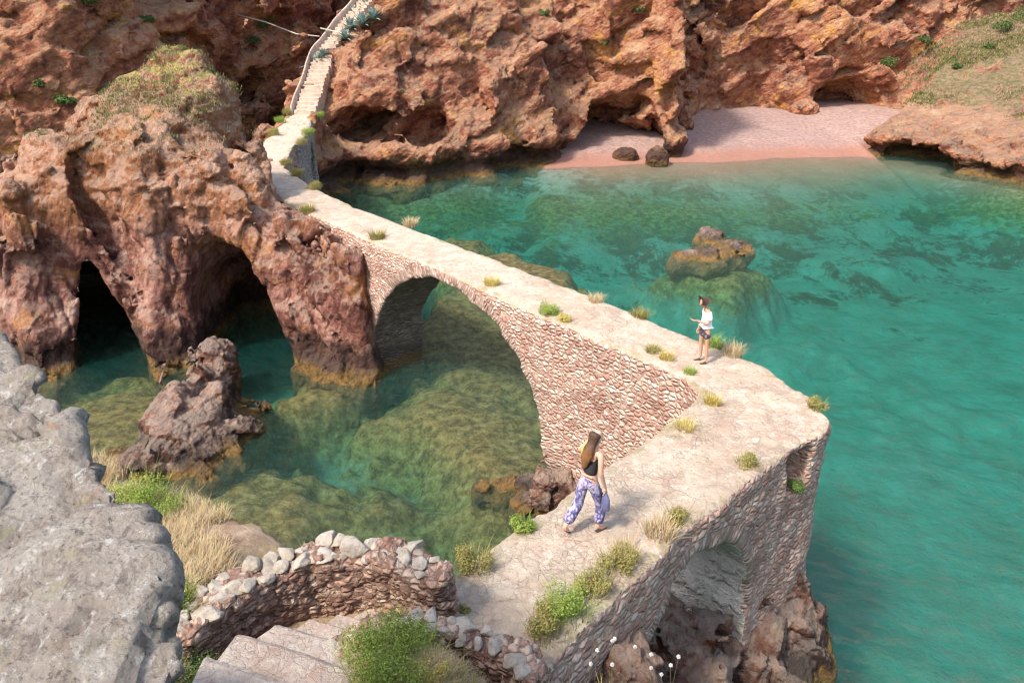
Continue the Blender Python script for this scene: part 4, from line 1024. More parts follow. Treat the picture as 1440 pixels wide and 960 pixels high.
def near_wall(name, line, top, hw, lo, hi, label, seed, ncop, csize):
    def sd(P):
        x, y, z = P[:, 0], P[:, 1], P[:, 2]
        return smax(sdline(x, y, line) - hw + 0.05 * (z - top), z - top - 0.05 * np.sin(x * 7), 0.08)
    def dp(P, N):
        r = worley(P / np.array([0.17, 0.17, 0.12], np.float32) + 0.3 * np.stack([fbm(P, 3, 2, seed)] * 3, 1), seed + 1); g = np.exp(-(r[1] - r[0]) / 0.13)
        return 0.045 * (r[2] - 0.4) - 0.035 * g + 0.02 * ridged(P, 9, 4, seed + 3), r[2], g
    e = empty(name, (line[len(line) // 2][0], line[len(line) // 2][1], 4.8)); tag(e, label, 'wall')
    me = rock('w', sd, lo, hi, 0.055, None, 1, lambda P: 0.07 * fbm(P, 1.6, 3, seed + 5), 0.4, dp)
    o = link('masonry', me, M['nearwall'], parent=e); o.location = -e.location
    # coping stones
    rr = random.Random(seed); L = [Vector((a, b, 0)) for a, b in line]; tot = sum((b - a).length for a, b in zip(L[:-1], L[1:]))
    for i in range(ncop):
        u = (i + 0.5) / ncop * tot; s = 0
        for a, b in zip(L[:-1], L[1:]):
            l = (b - a).length
            if u <= s + l: break
            s += l
        dd = (b - a).normalized(); p = a + dd * (u - s); sd_ = Vector((dd.y, -dd.x, 0))
        for row in ((-0.55, 0.45) if rr.random() < 0.75 else (0,)):
            sz = csize * rr.uniform(0.5, 1.15)
            q = p + sd_ * hw * row + Vector((rr.uniform(-.04, .04), rr.uniform(-.04, .04), 0))
            me = stone_mesh(rr, sz * (1.15 if row == 0 else 0.85), sz * 0.46)
            o = link('coping_stone', me, M['lime'], parent=e)
            o.location = (q.x - e.location.x, q.y - e.location.y, top - 4.8 + rr.uniform(-0.05, 0.01)); o.rotation_euler = (rr.uniform(-.12, .12), rr.uniform(-.12, .12), rr.uniform(0, 6.28))
    return e
import bmesh
def stone_mesh(rr, r, hz):
    bm = bmesh.new(); bmesh.ops.create_icosphere(bm, subdivisions=4, radius=1.0)
    me = bpy.data.meshes.new('s'); bm.to_mesh(me); bm.free()
    V = get_v(me); off = rr.uniform(0, 90)
    # cut by random planes for a broken, angular look
    for k in range(13):
        n = np.array([rr.gauss(0, 1), rr.gauss(0, 1), rr.gauss(0, 0.9)]); n /= np.linalg.norm(n); dd = rr.uniform(0.42, 0.72)
        h = V @ n - dd; V = V - np.outer(np.clip(h, 0, 9) * 0.97, n)
    V = V * 1.35
    V = V * (1 + 0.14 * fbm(V + off, 1.6, 4, 5)[:, None]); V = V * (1 + 0.07 * ridged(V + off, 4, 4, 6)[:, None])
    V = V * np.array([r, r * rr.uniform(0.65, 0.95), hz])
    me.vertices.foreach_set('co', V.astype(np.float32).ravel()); me.update(); me.polygons.foreach_set('use_smooth', [True] * len(me.polygons)); return me
near_wall('curved_wall', W1, 5.80, 0.24, (-4.3, 5.6, 4.6), (-0.5, 8.1, 6.25), 'curved low rubble wall topped with white stones beside the near steps', 331, 24, 0.17)
near_wall('retaining_wall', W2, 5.60, 0.17, (-2.4, 5.3, 4.6), (0.65, 6.9, 5.95), 'short rubble wall with pale top stones at the near end of the bridge deck', 341, 12, 0.155)
# steps: worn slabs descending towards the deck
ns = empty('stone_steps', (-2.4, 6.0, 4.9)); tag(ns, 'worn pale stone steps going down beside the curved rubble wall', 'steps')
TR = [((-3.12, 4.95), (-1.75, 4.45), 6.18), ((-3.12, 5.62), (-1.70, 5.08), 5.98), ((-2.98, 6.12), (-1.62, 5.62), 5.78), ((-2.66, 6.45), (-1.45, 6.02), 5.58), ((-2.36, 6.72), (-1.25, 6.36), 5.38), ((-2.10, 6.98), (-0.95, 6.66), 5.2), ((-1.8, 7.2), (-0.7, 6.95), 5.06)]
M['steps'] = paving_mat('pale_steps', (0.50, 0.38, 0.31), (0.66, 0.55, 0.47), (0.42, 0.31, 0.25), sc=1.7)
for i in range(len(TR)):
    (ax, ay), (bx, by), z = TR[i]
    # slab runs from the previous nosing to this one
    if i == 0: pa_, pb_ = (ax, ay - 0.6), (bx, by - 0.6)
    else: pa_, pb_ = TR[i - 1][0], TR[i - 1][1]
    gx, gy = (ax - pa_[0]) * 0.15, (ay - pa_[1]) * 0.15
    c4 = [(pa_[0] - gx - 0.05, pa_[1] - gy - .1), (pb_[0] - gx, pb_[1] - gy), (bx, by), (ax - 0.05, ay)]
    nx, ny = 26, 12; V = []; F = []
    def srf(u, v, zz):
        x = (c4[0][0] * (1 - u) + c4[1][0] * u) * (1 - v) + (c4[3][0] * (1 - u) + c4[2][0] * u) * v
        y = (c4[0][1] * (1 - u) + c4[1][1] * u) * (1 - v) + (c4[3][1] * (1 - u) + c4[2][1] * u) * v
        return (x, y, zz)
    top = [[srf(a / nx, b / ny, z) for b in range(ny + 1)] for a in range(nx + 1)]
    T_ = np.array(top).reshape(-1, 3); ev = np.tile(np.arange(ny + 1) / ny, nx + 1)
    T_[:, 2] += 0.02 * fbm(T_, 2.2, 4, 350 + i) - 0.035 * (ev > 0.99)
    T_[:, 1] += (ev > 0.9) * 0.035 * fbm(T_ * [1, 0, 1], 4, 3, 351 + i); 
    low = T_.copy(); low[:, 2] = z - 0.42
    n = len(T_); VV = np.concatenate([T_, low]); m = ny + 1
    for a in range(nx):
        for b in range(ny):
            k = a * m + b; F.append((k, k + m, k + m + 1, k + 1))
    for a in range(nx): k = a * m; F.append((k + n, k + m + n, k + m, k)); k = a * m + ny; F.append((k, k + m, k + m + n, k + n))
    for b in range(ny): F.append((b, b + 1, b + 1 + n, b + n)); k = nx * m + b; F.append((k + n, k + 1 + n, k + 1, k))
    me = mesh_np('step', VV - np.array([-2.4, 6.0, 4.9]), F, False)
    link('step', me, M['steps'], parent=ns)

# ------------------------------------------------------------------ vegetation builders
rg = np.random.default_rng(11)
def blades(n, rad, h, w, lean=0.5, base=None, seg=3, flat=0.0, droop=0.3, zs=None):
    """strips of grass as one mesh; returns V,F,tone"""
    if base is None:
        a = rg.uniform(0, 2 * np.pi, n); r = rad * np.sqrt(rg.uniform(0, 1, n)); base = np.stack([r * np.cos(a), r * np.sin(a), np.zeros(n)], 1)
    out = base.copy(); out[:, 2] = 0
    k = np.linalg.norm(out[:, :2], axis=1, keepdims=True)
    a = rg.uniform(0, 2 * np.pi, n); dr = np.stack([np.cos(a), np.sin(a), 0 * a], 1)
    if zs is None: dr = dr * 0.7 + out / np.maximum(rad, 1e-3)
    hh = h * rg.uniform(0.45, 1.0, n); ln = lean * rg.uniform(0.2, 1.0, n)
    sd = np.stack([-dr[:, 1], dr[:, 0], 0 * a], 1); sd /= np.maximum(np.linalg.norm(sd, axis=1, keepdims=True), 1e-6)
    V = []; 
    for s in range(seg + 1):
        u = s / seg
        c = base + dr * (ln * hh * u ** 1.6)[:, None] + np.array([0, 0, 1]) * (hh * (u - droop * ln * u * u))[:, None]
        ww = w * (1 - u) ** 0.8 * 0.5 + w * 0.06
        V += [c - sd * ww, c + sd * ww]
    V = np.stack(V, 1).reshape(-1, 3); m = 2 * (seg + 1)
    o = (np.arange(n) * m)[:, None]
    F = np.concatenate([o + np.array([2 * s, 2 * s + 1, 2 * s + 3, 2 * s + 2]) for s in range(seg)])
    return V, F, np.repeat(rg.uniform(0, 1, n), m)
def leaves(C, N, size, asp=0.45):
    """a pointed leaf at every point C, facing roughly N"""
    n = len(C); N = N / np.maximum(np.linalg.norm(N, axis=1, keepdims=True), 1e-6)
    d = rg.normal(0, 1, (n, 3)); d = d - N * (d * N).sum(1, keepdims=True) * 0.6; d /= np.linalg.norm(d, axis=1, keepdims=True)
    s = np.cross(d, N + rg.normal(0, 0.5, (n, 3))); s /= np.maximum(np.linalg.norm(s, axis=1, keepdims=True), 1e-6)
    L = size * rg.uniform(0.6, 1.3, n)[:, None]
    V = np.stack([C - d * L * 0.5, C + s * L * asp * 0.5, C + d * L * 0.5, C - s * L * asp * 0.5], 1).reshape(-1, 3)
    F = (np.arange(n) * 4)[:, None] + np.arange(4)
    return V, F, np.repeat(rg.uniform(0, 1, n), 4)
def bushmesh(rad, h, n, size, asp=0.45, lumps=7):
    """leaf clumps through a dome volume"""
    cs = []
    for i in range(lumps):
        a = rg.uniform(0, 2 * np.pi); r = rad * 0.62 * math.sqrt(rg.uniform()); cs.append((r * math.cos(a), r * math.sin(a), h * rg.uniform(0.25, 0.72), rg.uniform(0.3, 0.5)))
    k = rg.integers(0, lumps, n); cs = np.array(cs)
    v = rg.normal(0, 1, (n, 3)); v /= np.linalg.norm(v, axis=1, keepdims=True)
    q = rg.uniform(0.35, 1.08, n) ** 0.6
    sc = cs[k, 3][:, None] * np.array([rad, rad, h * 0.85]) * q[:, None] * (1 + 0.25 * rg.normal(0, 1, (n, 1)) * 0.5)
    C = cs[k, :3] + v * sc; C[:, 2] = np.maximum(C[:, 2], 0.01)
    return leaves(C, v + np.array([0, 0, 0.6]), size, asp)
def vegmesh(name, parts):
    V = []; F = []; T = []; o = 0
    for v, f, tn in parts: V.append(v); F.append(f + o); T.append(tn); o += len(v)
    me = mesh_np(name, np.concatenate(V), np.concatenate(F), False); set_attr(me, 'tone', np.concatenate(T)); return me
def vegmat(name, a, b, c3=None, trans=0.25):
    t = NT(name); tn = t.attr('tone'); c = t.ramp(tn, [(0.0, a), (0.55, b), (1.0, c3 or b)])
    big = t.noise(2.5, 3, 0.6); c = t.mix(t.map(big, 0.4, 0.62, 0, 0.5), c, c3 or b)
    p = t.n('ShaderNodeBsdfDiffuse'); t.put(p.inputs[0], c); tr = t.n('ShaderNodeBsdfTranslucent'); t.put(tr.inputs[0], c)
    m = t.n('ShaderNodeMixShader'); m.inputs[0].default_value = trans; t.t.links.new(p.outputs[0], m.inputs[1]); t.t.links.new(tr.outputs[0], m.inputs[2]); t.t.links.new(m.outputs[0], t.out.inputs[0]); return t.m
M['dry'] = vegmat('dry_grass', (0.36, 0.25, 0.13), (0.52, 0.39, 0.22), (0.64, 0.53, 0.34))
M['olive'] = vegmat('olive_leaf', (0.16, 0.15, 0.045), (0.30, 0.27, 0.08), (0.42, 0.35, 0.14))
M['green'] = vegmat('green_leaf', (0.10, 0.17, 0.03), (0.22, 0.32, 0.06), (0.40, 0.44, 0.11))
M['deep'] = vegmat('deep_green_leaf', (0.035, 0.075, 0.025), (0.09, 0.16, 0.05), (0.20, 0.27, 0.08))
M['agave'] = vegmat('agave_leaf', (0.10, 0.17, 0.15), (0.20, 0.30, 0.27), (0.38, 0.46, 0.40), 0.08)
M['yellow'] = vegmat('yellow_tuft', (0.38, 0.29, 0.06), (0.56, 0.43, 0.10), (0.60, 0.52, 0.22))
M['far_green'] = vegmat('far_shrub', (0.03, 0.06, 0.025), (0.08, 0.13, 0.04), (0.16, 0.20, 0.07))
M['hill_dry'] = vegmat('hillside_grass', (0.22, 0.15, 0.08), (0.33, 0.23, 0.13), (0.40, 0.31, 0.19))
M['hill_green'] = vegmat('hillside_green', (0.09, 0.10, 0.035), (0.15, 0.16, 0.05), (0.24, 0.23, 0.09))
def at(px, py, z):
    d = _ray(px, py); q = C0 + d * ((z - CAMZ) / d[2]); return Vector(q)
def plant(name, kind, mat, loc, label, cat, size=1.0, group=None):
    if kind == 'tuft': me = vegmesh(name, [blades(260, 0.16 * size, 0.24 * size, 0.012 * size, 0.7), leaves(*_cl(60, 0.14 * size, 0.14 * size), 0.03 * size)])
    elif kind == 'bush': me = vegmesh(name, [bushmesh(0.27 * size, 0.27 * size, int(1500 * max(1, size ** 1.6)), 0.036 if size < 1.4 or loc[1] > 20 else 0.034, 0.4, lumps=7 if size < 1.4 else 16), blades(120, 0.2 * size, 0.3 * size, 0.01, 0.8)])
    elif kind == 'long': me = vegmesh(name, [blades(500, 0.22 * size, 0.42 * size, 0.011, 0.9, seg=4)])
    elif kind == 'far': me = vegmesh(name, [bushmesh(0.8 * size, 0.7 * size, 900, 0.16, 0.5)])
    o = link(name, me, mat); o.location = loc; o.rotation_euler.z = rg.uniform(0, 6.28); tag(o, label, cat, group); return o
def _cl(n, r, h):
    v = rg.normal(0, 1, (n, 3)); v[:, 2] = np.abs(v[:, 2]); v /= np.linalg.norm(v, axis=1, keepdims=True); return v * np.array([r, r, h]) * rg.uniform(0.3, 1, (n, 1)), v
def ZD(p, dz=-0.03): p = p.copy(); p.z += dz; return p
EDGE = [
 ((772, 440), 'bush', 'green', 1.25, 'bright green bush on the inner deck edge right of the big arch'),
 ((795, 450), 'bush', 'yellow', 0.8, 'yellow cushion plant touching the bright green bush on the deck edge'),
 ((692, 400), 'tuft', 'yellow', 1.3, 'small yellow tuft on the deck edge above the crown of the big arch'),
 ((530, 335), 'tuft', 'olive', 1.6, 'green-yellow tuft on the inner deck edge just left of the big arch'),
 ((432, 298), 'tuft', 'olive', 1.8, 'flat green tuft where the rock stack meets the deck'),
 ((577, 317), 'tuft', 'dry', 1.6, 'dry tuft on the bay-side edge opposite the big arch'),
 ((442, 266), 'bush', 'olive', 1.5, 'olive cushion on the bay-side edge at the first bend of the path'),
 ((418, 247), 'bush', 'olive', 1.5, 'olive-green cushion at the bay-side edge just beyond the first bend'),
 ((402, 232), 'bush', 'olive', 1.4, 'round shrub on the bay-side edge below the small side arch'),
 ((838, 424), 'tuft', 'dry', 1.2, 'straw-coloured tuft on the bay-side edge near the middle of the long arm'),
 ((900, 446), 'tuft', 'olive', 1.3, 'low olive tuft on the bay-side edge to the left of the boy'),
 ((1003, 486), 'tuft', 'green', 1.3, 'green tuft on the edge directly behind the boy'),
 ((1030, 497), 'tuft', 'dry', 1.4, 'dry tuft on the edge a step right of the boy'),
 ((918, 494), 'tuft', 'olive', 1.0, 'small tuft on the inner edge left of the boy'),
 ((938, 504), 'tuft', 'yellow', 1.0, 'yellowish tuft on the inner edge just below the boy'),
 ((970, 524), 'tuft', 'green', 0.8, 'tiny green tuft in the paving in front of the boy'),
 ((1002, 566), 'tuft', 'yellow', 1.0, 'yellow tuft at the inner corner of the bridge'),
 ((962, 604), 'tuft', 'yellow', 1.1, 'yellow tuft on the pool-side edge beyond the woman'),
 ((1149, 572), 'bush', 'olive', 0.85, 'olive shrub sitting on the outermost corner of the deck'),
 ((1050, 655), 'bush', 'olive', 0.9, 'pale yellow-green shrub on the outer edge above the near arch'),
 ((955, 733), 'bush', 'olive', 0.95, 'small olive shrub on the outer edge right of the woman'),
 ((928, 752), 'tuft', 'dry', 1.4, 'dry grass tuft next to the small olive shrub on the outer edge'),
 ((868, 796), 'bush', 'olive', 1.15, 'olive shrub on the outer edge between the small shrub and the big green one'),
 ((800, 862), 'bush', 'green', 1.5, 'large green shrub at the near outer edge of the deck'),
 ((836, 828), 'bush', 'olive', 1.2, 'shaggy olive shrub behind the large green one on the outer edge'),
 ((768, 888), 'bush', 'olive', 1.3, 'spreading olive shrub at the foot of the near outer edge'),
 ((736, 742), 'bush', 'green', 0.85, 'bright green round bush on the pool-side edge left of the woman'),
 ((668, 795), 'bush', 'olive', 1.25, 'brownish olive bush on the pool-side edge nearest the curved wall'),
 ((622, 850), 'bush', 'yellow', 0.55, 'golden cushion plant at the near end of the deck'),
 ((880, 786), 'tuft', 'dry', 1.3, 'dry grass tuft on the outer edge below the woman'),
]
for (px, py), kd, mt, sz, lb in EDGE:
    plant('shrub' if kd == 'bush' else 'grass_tuft', kd, M[mt], ZD(at(px, py, 5.0)), lb, 'shrub' if kd == 'bush' else 'grass tuft', sz, 'plants growing along the bridge edges')
npos = N0 + NTG * 0.72 + NN * -0.08
plant('shrub', 'bush', M['deep'], (npos[0], npos[1], 4.0), 'dark green plant hanging in the square niche below the deck corner', 'shrub', 0.75, 'plants growing along the bridge edges')
for i, (px, py, z, s, mt, lb) in enumerate([(384, 190, 5, 1.8, 'olive', 'low olive shrub left of the causeway, nearest the bend'), (395, 172, 5, 1.8, 'green', 'green shrub left of the causeway, halfway to the stairs'), (404, 160, 5, 1.8, 'olive', 'olive shrub left of the causeway near the stair foot'), (433, 190, 5, 1.9, 'green', 'green shrub on the right edge above the small side arch'), (447, 166, 5, 2.0, 'green', 'green shrub on the right edge at the foot of the stairs'), (424, 203, 5, 1.6, 'olive', 'olive shrub on the right edge in front of the small side arch')]):
    plant('shrub', 'bush', M[mt], ZD(at(px, py, z)), lb, 'shrub', s, 'shrubs beside the causeway')

# agaves beside the far stairs
def agave(loc, s, label):
    n = 34; V = []; F = []; T = []
    for i in range(n):
        az = i * 2.399; el = 0.15 + 1.15 * (1 - i / n) ; el = 1.35 - 1.25 * (i / n)
        L = s * rg.uniform(0.8, 1.05) * (0.7 + 0.3 * i / n)
        d = np.array([math.cos(az) * math.cos(el), math.sin(az) * math.cos(el), math.sin(el)]); sd_ = np.array([-math.sin(az), math.cos(az), 0])
        b = len(V)
        for k, (u, w_) in enumerate([(0, .055), (.3, .075), (.65, .055), (.9, .022), (1, .003)]):
            c = d * L * u + np.array([0, 0, -0.25 * L * u * u * math.cos(el)])
            V += [c - sd_ * w_ * s + d * 0, c + np.array([0, 0, -0.03 * s * (1 - u)]), c + sd_ * w_ * s]
        for k in range(4):
            q = b + k * 3; F += [(q, q + 1, q + 4, q + 3), (q + 1, q + 2, q + 5, q + 4)]
        T += [rg.uniform()] * 15
    me = mesh_np('agave', V, F, True); set_attr(me, 'tone', T)
    o = link('agave', me, M['agave']); o.location = loc; tag(o, label, 'agave', 'agaves beside the far stairs')
bpy.context.view_layer.update()
def on_cliff(px, py, name='cliff'):
    d = Vector(_ray(px, py)); ok, loc, nn_, _i = bpy.data.objects[name].ray_cast(Vector(C0), d)
    return (loc, nn_) if ok else (Vector(C0) + d * 75, Vector((0, -1, 0)))
AG = [(447, 92, 1.5, 'blue-green agave standing alone right of the far stairs, lowest of all'), (455, 80, 1.1, 'small agave just above the lowest one beside the far stairs'), (474, 66, 1.6, 'large blue agave right of the stairs where the rail crosses'), (486, 56, 1.4, 'agave right behind the large blue one at the rail'),
      (494, 42, 1.6, 'blue-grey agave halfway up the row above the rail'), (510, 36, 1.5, 'agave in the upper row, right of its centre'), (498, 24, 1.6, 'upper agave beside the top stretch of the stairs'), (525, 28, 1.4, 'topmost agave on the right, against the ochre rock'), (515, 12, 1.5, 'agave at the top edge above the far stairs')]
for px, py, s, lb in AG:
    p_, n_ = on_cliff(px, py); agave((p_.x, p_.y - 0.1, p_.z + 0.05), s, lb)
# surface-scattered growth
def scatter_on(me, n, ok, seed):
    r = np.random.default_rng(seed); V = get_v(me); Q = get_q(me); Nn = get_n(me)[Q].mean(1); C = V[Q].mean(1)
    m = np.where(ok(C, Nn))[0]; k = r.choice(m, n); u = r.uniform(0, 1, (n, 2))
    a, b, c, d = V[Q[k, 0]], V[Q[k, 1]], V[Q[k, 2]], V[Q[k, 3]]
    p = (a * (1 - u[:, :1]) + b * u[:, :1]) * (1 - u[:, 1:]) + (d * (1 - u[:, :1]) + c * u[:, :1]) * u[:, 1:]
    return p
def grass_layer(name, P, h, w, mat, seg=2, lean=0.7, loc=(0, 0, 0), clump=6, rad=0.15):
    B = np.repeat(P, clump, 0); B[:, :2] += rg.normal(0, rad, (len(B), 2)); B[:, 2] -= 0.03
    V, F, T = blades(len(B), rad, h, w, lean, base=B, seg=seg, zs=1)
    T = np.repeat(np.repeat(rg.uniform(0, 1, len(P)), clump), 2 * (seg + 1)) * 0.6 + T * 0.4
    me = mesh_np(name, V, F, False); set_attr(me, 'tone', T); o = link(name, me, mat); tag(o, kind='stuff'); return o
nzv = lambda C, f, s: fbm(C, f, 4, s)
sv = stack_me
SV = get_v(sv) + np.array([-12.5, 29, 0], np.float32)
class _M: pass
def scatter_world(me, off, n, ok, seed):
    r = np.random.default_rng(seed); V = get_v(me) + np.array(off, np.float32); Q = get_q(me); Nn = get_n(me)[Q].mean(1); C = V[Q].mean(1)
    m = np.where(ok(C, Nn))[0]; k = r.choice(m, n); u = r.uniform(0, 1, (n, 2))
    a, b, c, d = V[Q[k, 0]], V[Q[k, 1]], V[Q[k, 2]], V[Q[k, 3]]
    return (a * (1 - u[:, :1]) + b * u[:, :1]) * (1 - u[:, 1:]) + (d * (1 - u[:, :1]) + c * u[:, :1]) * u[:, 1:]
P = scatter_world(stack_me, (-12.5, 29, 0), 2000, lambda C, N: (N[:, 2] > 0.40) & (C[:, 2] + 1.6 * nzv(C, .5, 409) > 8.3) & (nzv(C, 0.9, 401) > -0.06), 1)
grass_layer('grass', P, 0.13, 0.024, M['hill_green'], clump=7, rad=0.10)
P = scatter_world(stack_me, (-12.5, 29, 0), 1300, lambda C, N: (N[:, 2] > 0.35) & (C[:, 2] > 7.4) & (nzv(C, 0.9, 402) > 0.08), 2)
grass_layer('grass', P, 0.13, 0.024, M['hill_dry'], clump=7, rad=0.10)
P = scatter_world(head_me, (0, 0, 0), 5200, lambda C, N: (N[:, 2] > 0.5) & (C[:, 2] > 4.3) & (nzv(C, 0.3, 403) > 0.0) & (C[:, 0] < 52), 3)
grass_layer('grass', P, 0.26, 0.07, M['hill_dry'], clump=5, rad=0.25)
P = scatter_world(head_me, (0, 0, 0), 5000, lambda C, N: (N[:, 2] > 0.5) & (C[:, 2] > 3.8) & (nzv(C, 0.3, 404) > 0.08) & (C[:, 0] < 52), 4)
grass_layer('grass', P, 0.26, 0.08, M['hill_green'], clump=5, rad=0.22)
# slope of dry grass behind the curved wall, and the near mounds
def near_pts(n, x0, x1, y0, y1, f, seed):
    r = np.random.default_rng(seed); x = r.uniform(x0, x1, n); y = r.uniform(y0, y1, n); m = f(x, y) & (sdpoly(x, y, GP) < -0.05); x, y = x[m], y[m]
    return np.stack([x, y, ground_z(x.astype(np.float32), y.astype(np.float32))], 1)
off_wall = lambda x, y: (sdline(x, y, W1) > 0.30) & (sdline(x, y, W2) > 0.2)
P = near_pts(8000, -7.5, -2.6, 6.2, 10.4, lambda x, y: off_wall(x, y) & ((x < -3.6) | (y > 7.5)) & (fbm(np.stack([x, y, 0 * x], 1), 0.9, 3, 410) > -0.28), 6)
grass_layer('dry_grass', P, 0.30, 0.010, M['dry'], seg=3, clump=9, rad=0.07, lean=1.0)
P = near_pts(1500, -7.5, -3.4, 6.2, 10.4, lambda x, y: off_wall(x, y) & (fbm(np.stack([x, y, 0 * x], 1), 0.7, 3, 411) > 0.15), 7)
grass_layer('dry_grass', P, 0.22, 0.012, M['olive'], seg=3, clump=9, rad=0.08, lean=0.9)
P = near_pts(6000, -1.9, 0.45, 4.0, 6.2, lambda x, y: off_wall(x, y), 8)
grass_layer('dry_grass', P, 0.20, 0.0065, M['dry'], seg=3, clump=10, rad=0.05, lean=1.1)
P = near_pts(1500, -1.9, 0.45, 4.0, 6.2, lambda x, y: off_wall(x, y) & (fbm(np.stack([x, y, 0 * x], 1), 1.4, 3, 412) > 0.05), 9)
grass_layer('grass', P, 0.16, 0.009, M['green'], seg=3, clump=10, rad=0.06, lean=1.0)
P = near_pts(2600, -5.2, -2.9, 3.6, 7.2, lambda x, y: off_wall(x, y) & ((x < -3.25) | (y < 4.6)), 10)
grass_layer('dry_grass', P, 0.18, 0.009, M['dry'], seg=3, clump=9, rad=0.06, lean=1.0)
FG = [((-1.42, 5.80), 1.9, 'green', 'big bright green shrub on the mound right of the near steps'), ((-1.12, 5.95), 1.5, 'green', 'lighter green shrub behind the big one, by the retaining wall'), ((-1.25, 5.35), 1.7, 'green', 'green shrub at the bottom edge beside the big bright one'), ((-0.85, 5.5), 0.9, 'yellow', 'yellowing shrub on the mound between green shrub and dry grass'),
      ((-3.45, 5.75), 1.5, 'deep', 'dark green bush between the grey boulder and the near steps'), ((-3.3, 5.15), 1.3, 'deep', 'dark bush in front of the other by the grey boulder, with yellow tips'), ((-4.0, 6.5), 1.5, 'green', 'green bush at the left end of the curved wall'), ((-3.0, 6.4), 0.45, 'deep', 'small dark plant at the foot of the curved wall'),
      ((-5.75, 9.15), 2.2, 'green', 'tall green shrub on the sea edge above the dry slope'), ((-5.2, 9.0), 1.4, 'green', 'smaller green shrub right of the tall one above the dry slope'), ((-4.9, 7.6), 1.1, 'olive', 'olive patch in the dry grass beside the boulder'), ((0.25, 4.85), 0.5, 'olive', 'small olive plant low beside the dark outer wall'), ((-0.62, 7.25), 0.45, 'olive', 'little olive plant in the gap between the curved wall and the deck')]
for (x, y), s, mt, lb in FG:
    z = float(ground_z(np.array([x], np.float32), np.array([y], np.float32))[0])
    plant('shrub', 'bush', M[mt], (x, y, z - 0.05), lb, 'shrub', s, 'shrubs in the foreground')
for px, py, s, ob, lb in [(1432, 28, 3.0, 'hillside', 'dense green bush high on the grassy hillside at the top right'), (1410, 45, 2.2, 'hillside', 'lower green bush in front of the dense one at the top right'), (1388, 68, 1.2, 'hillside', 'small dark bush on the hillside left of the dense ones'), (1345, 95, 1.0, 'hillside', 'small bush in the middle of the grassy hillside'), (1250, 92, 1.6, 'hillside', 'bush at the hillside edge against the orange cliff'), (1300, 60, 1.4, 'hillside', 'bush high on the hillside edge against the orange cliff'),
      (375, 38, 2.0, 'cliff', 'dark green bush hanging on the cliff left of the far stairs'), (360, 60, 1.2, 'cliff', 'small dark bush under the hanging one left of the far stairs'), (125, 10, 1.6, 'cliff', 'dark shrub high on the left cliff at the top edge'), (95, 145, 1.2, 'cliff', 'dark shrub low on the left cliff beside the stack'), (50, 120, 1.0, 'cliff', 'small dark shrub on the left cliff near the left edge'), (205, 30, 1.0, 'cliff', 'small shrub on the left cliff above the crest of the stack'), (850, 62, 0.8, 'cliff', 'small grey-green shrub on the main cliff face'), (765, 20, 0.8, 'cliff', 'small shrub near the top of the main cliff face'), (900, 15, 0.9, 'cliff', 'small shrub at the top of the main cliff above the beach')]:
    p_, n_ = on_cliff(px, py, ob); plant('bush', 'far', M['far_green'], (p_.x, p_.y, p_.z - 0.1), lb, 'bush', s * 0.8)
# pompom flowers by the lower edge
def flower(x, y, z, h, label):
    e = empty('flower', (x, y, z)); tag(e, label, 'flower', 'white pompom flowers by the outer wall')
    dx, dy = rg.normal(0, 0.02, 2)
    link('stem', tube([(0, 0, 0), (dx * .4, dy * .4, h * .5), (dx, dy, h)], 0.0012, 5), M['olive_stem'], parent=e)
    n = 90; v = rg.normal(0, 1, (n, 3)); v /= np.linalg.norm(v, axis=1, keepdims=True)
    V, F, T = leaves(v * 0.012, v, 0.015, 0.5); me = mesh_np('bloom', V + np.array([dx, dy, h]), F, False); set_attr(me, 'tone', T); link('bloom', me, M['bloom'], parent=e)
M['olive_stem'] = simple('stem_green', (0.16, 0.15, 0.07)); M['bloom'] = vegmat('white_bloom', (0.62, 0.55, 0.50), (0.75, 0.70, 0.66), (0.8, 0.78, 0.76))
fr_ = random.Random(3)
for i, (px, py) in enumerate([(838, 913), (860, 905), (866, 902), (880, 908), (915, 920), (948, 920), (950, 930), (918, 942), (862, 935), (828, 932), (935, 948)]):
    Y = 3.95 + 0.12 * fr_.random(); d = _ray(px, py); q = C0 + d * (Y / d[1]); gz = float(ground_z(np.array([q[0]], np.float32), np.array([Y], np.float32))[0]) - 0.02
    gz = min(gz, q[2] - 0.12); where = ['leftmost low', 'left tall', 'left of a close pair', 'right of a close pair', 'middle', 'upper right', 'far right', 'lower middle', 'low left of the pair', 'shortest, at the far left', 'lowest at the right'][i]
    flower(q[0], Y, gz, q[2] - gz, 'white pompom flower beside the outer wall, ' + where + ' of the cluster')
for i, (x, y, mt, s, lb) in enumerate([(0.72, 3.95, 'yellow', 0.8, 'yellow-green cushion plant under the white pompom flowers, left'), (0.98, 3.85, 'green', 0.7, 'green plant under the white pompom flowers, right'), (0.5, 4.1, 'olive', 0.7, 'olive plant left of the white pompom flowers')]):
    z = float(ground_z(np.array([x], np.float32), np.array([y], np.float32))[0]); plant('shrub', 'bush', M[mt], (x, y, z - 0.02), lb, 'shrub', s, 'plants under the pompom flowers')
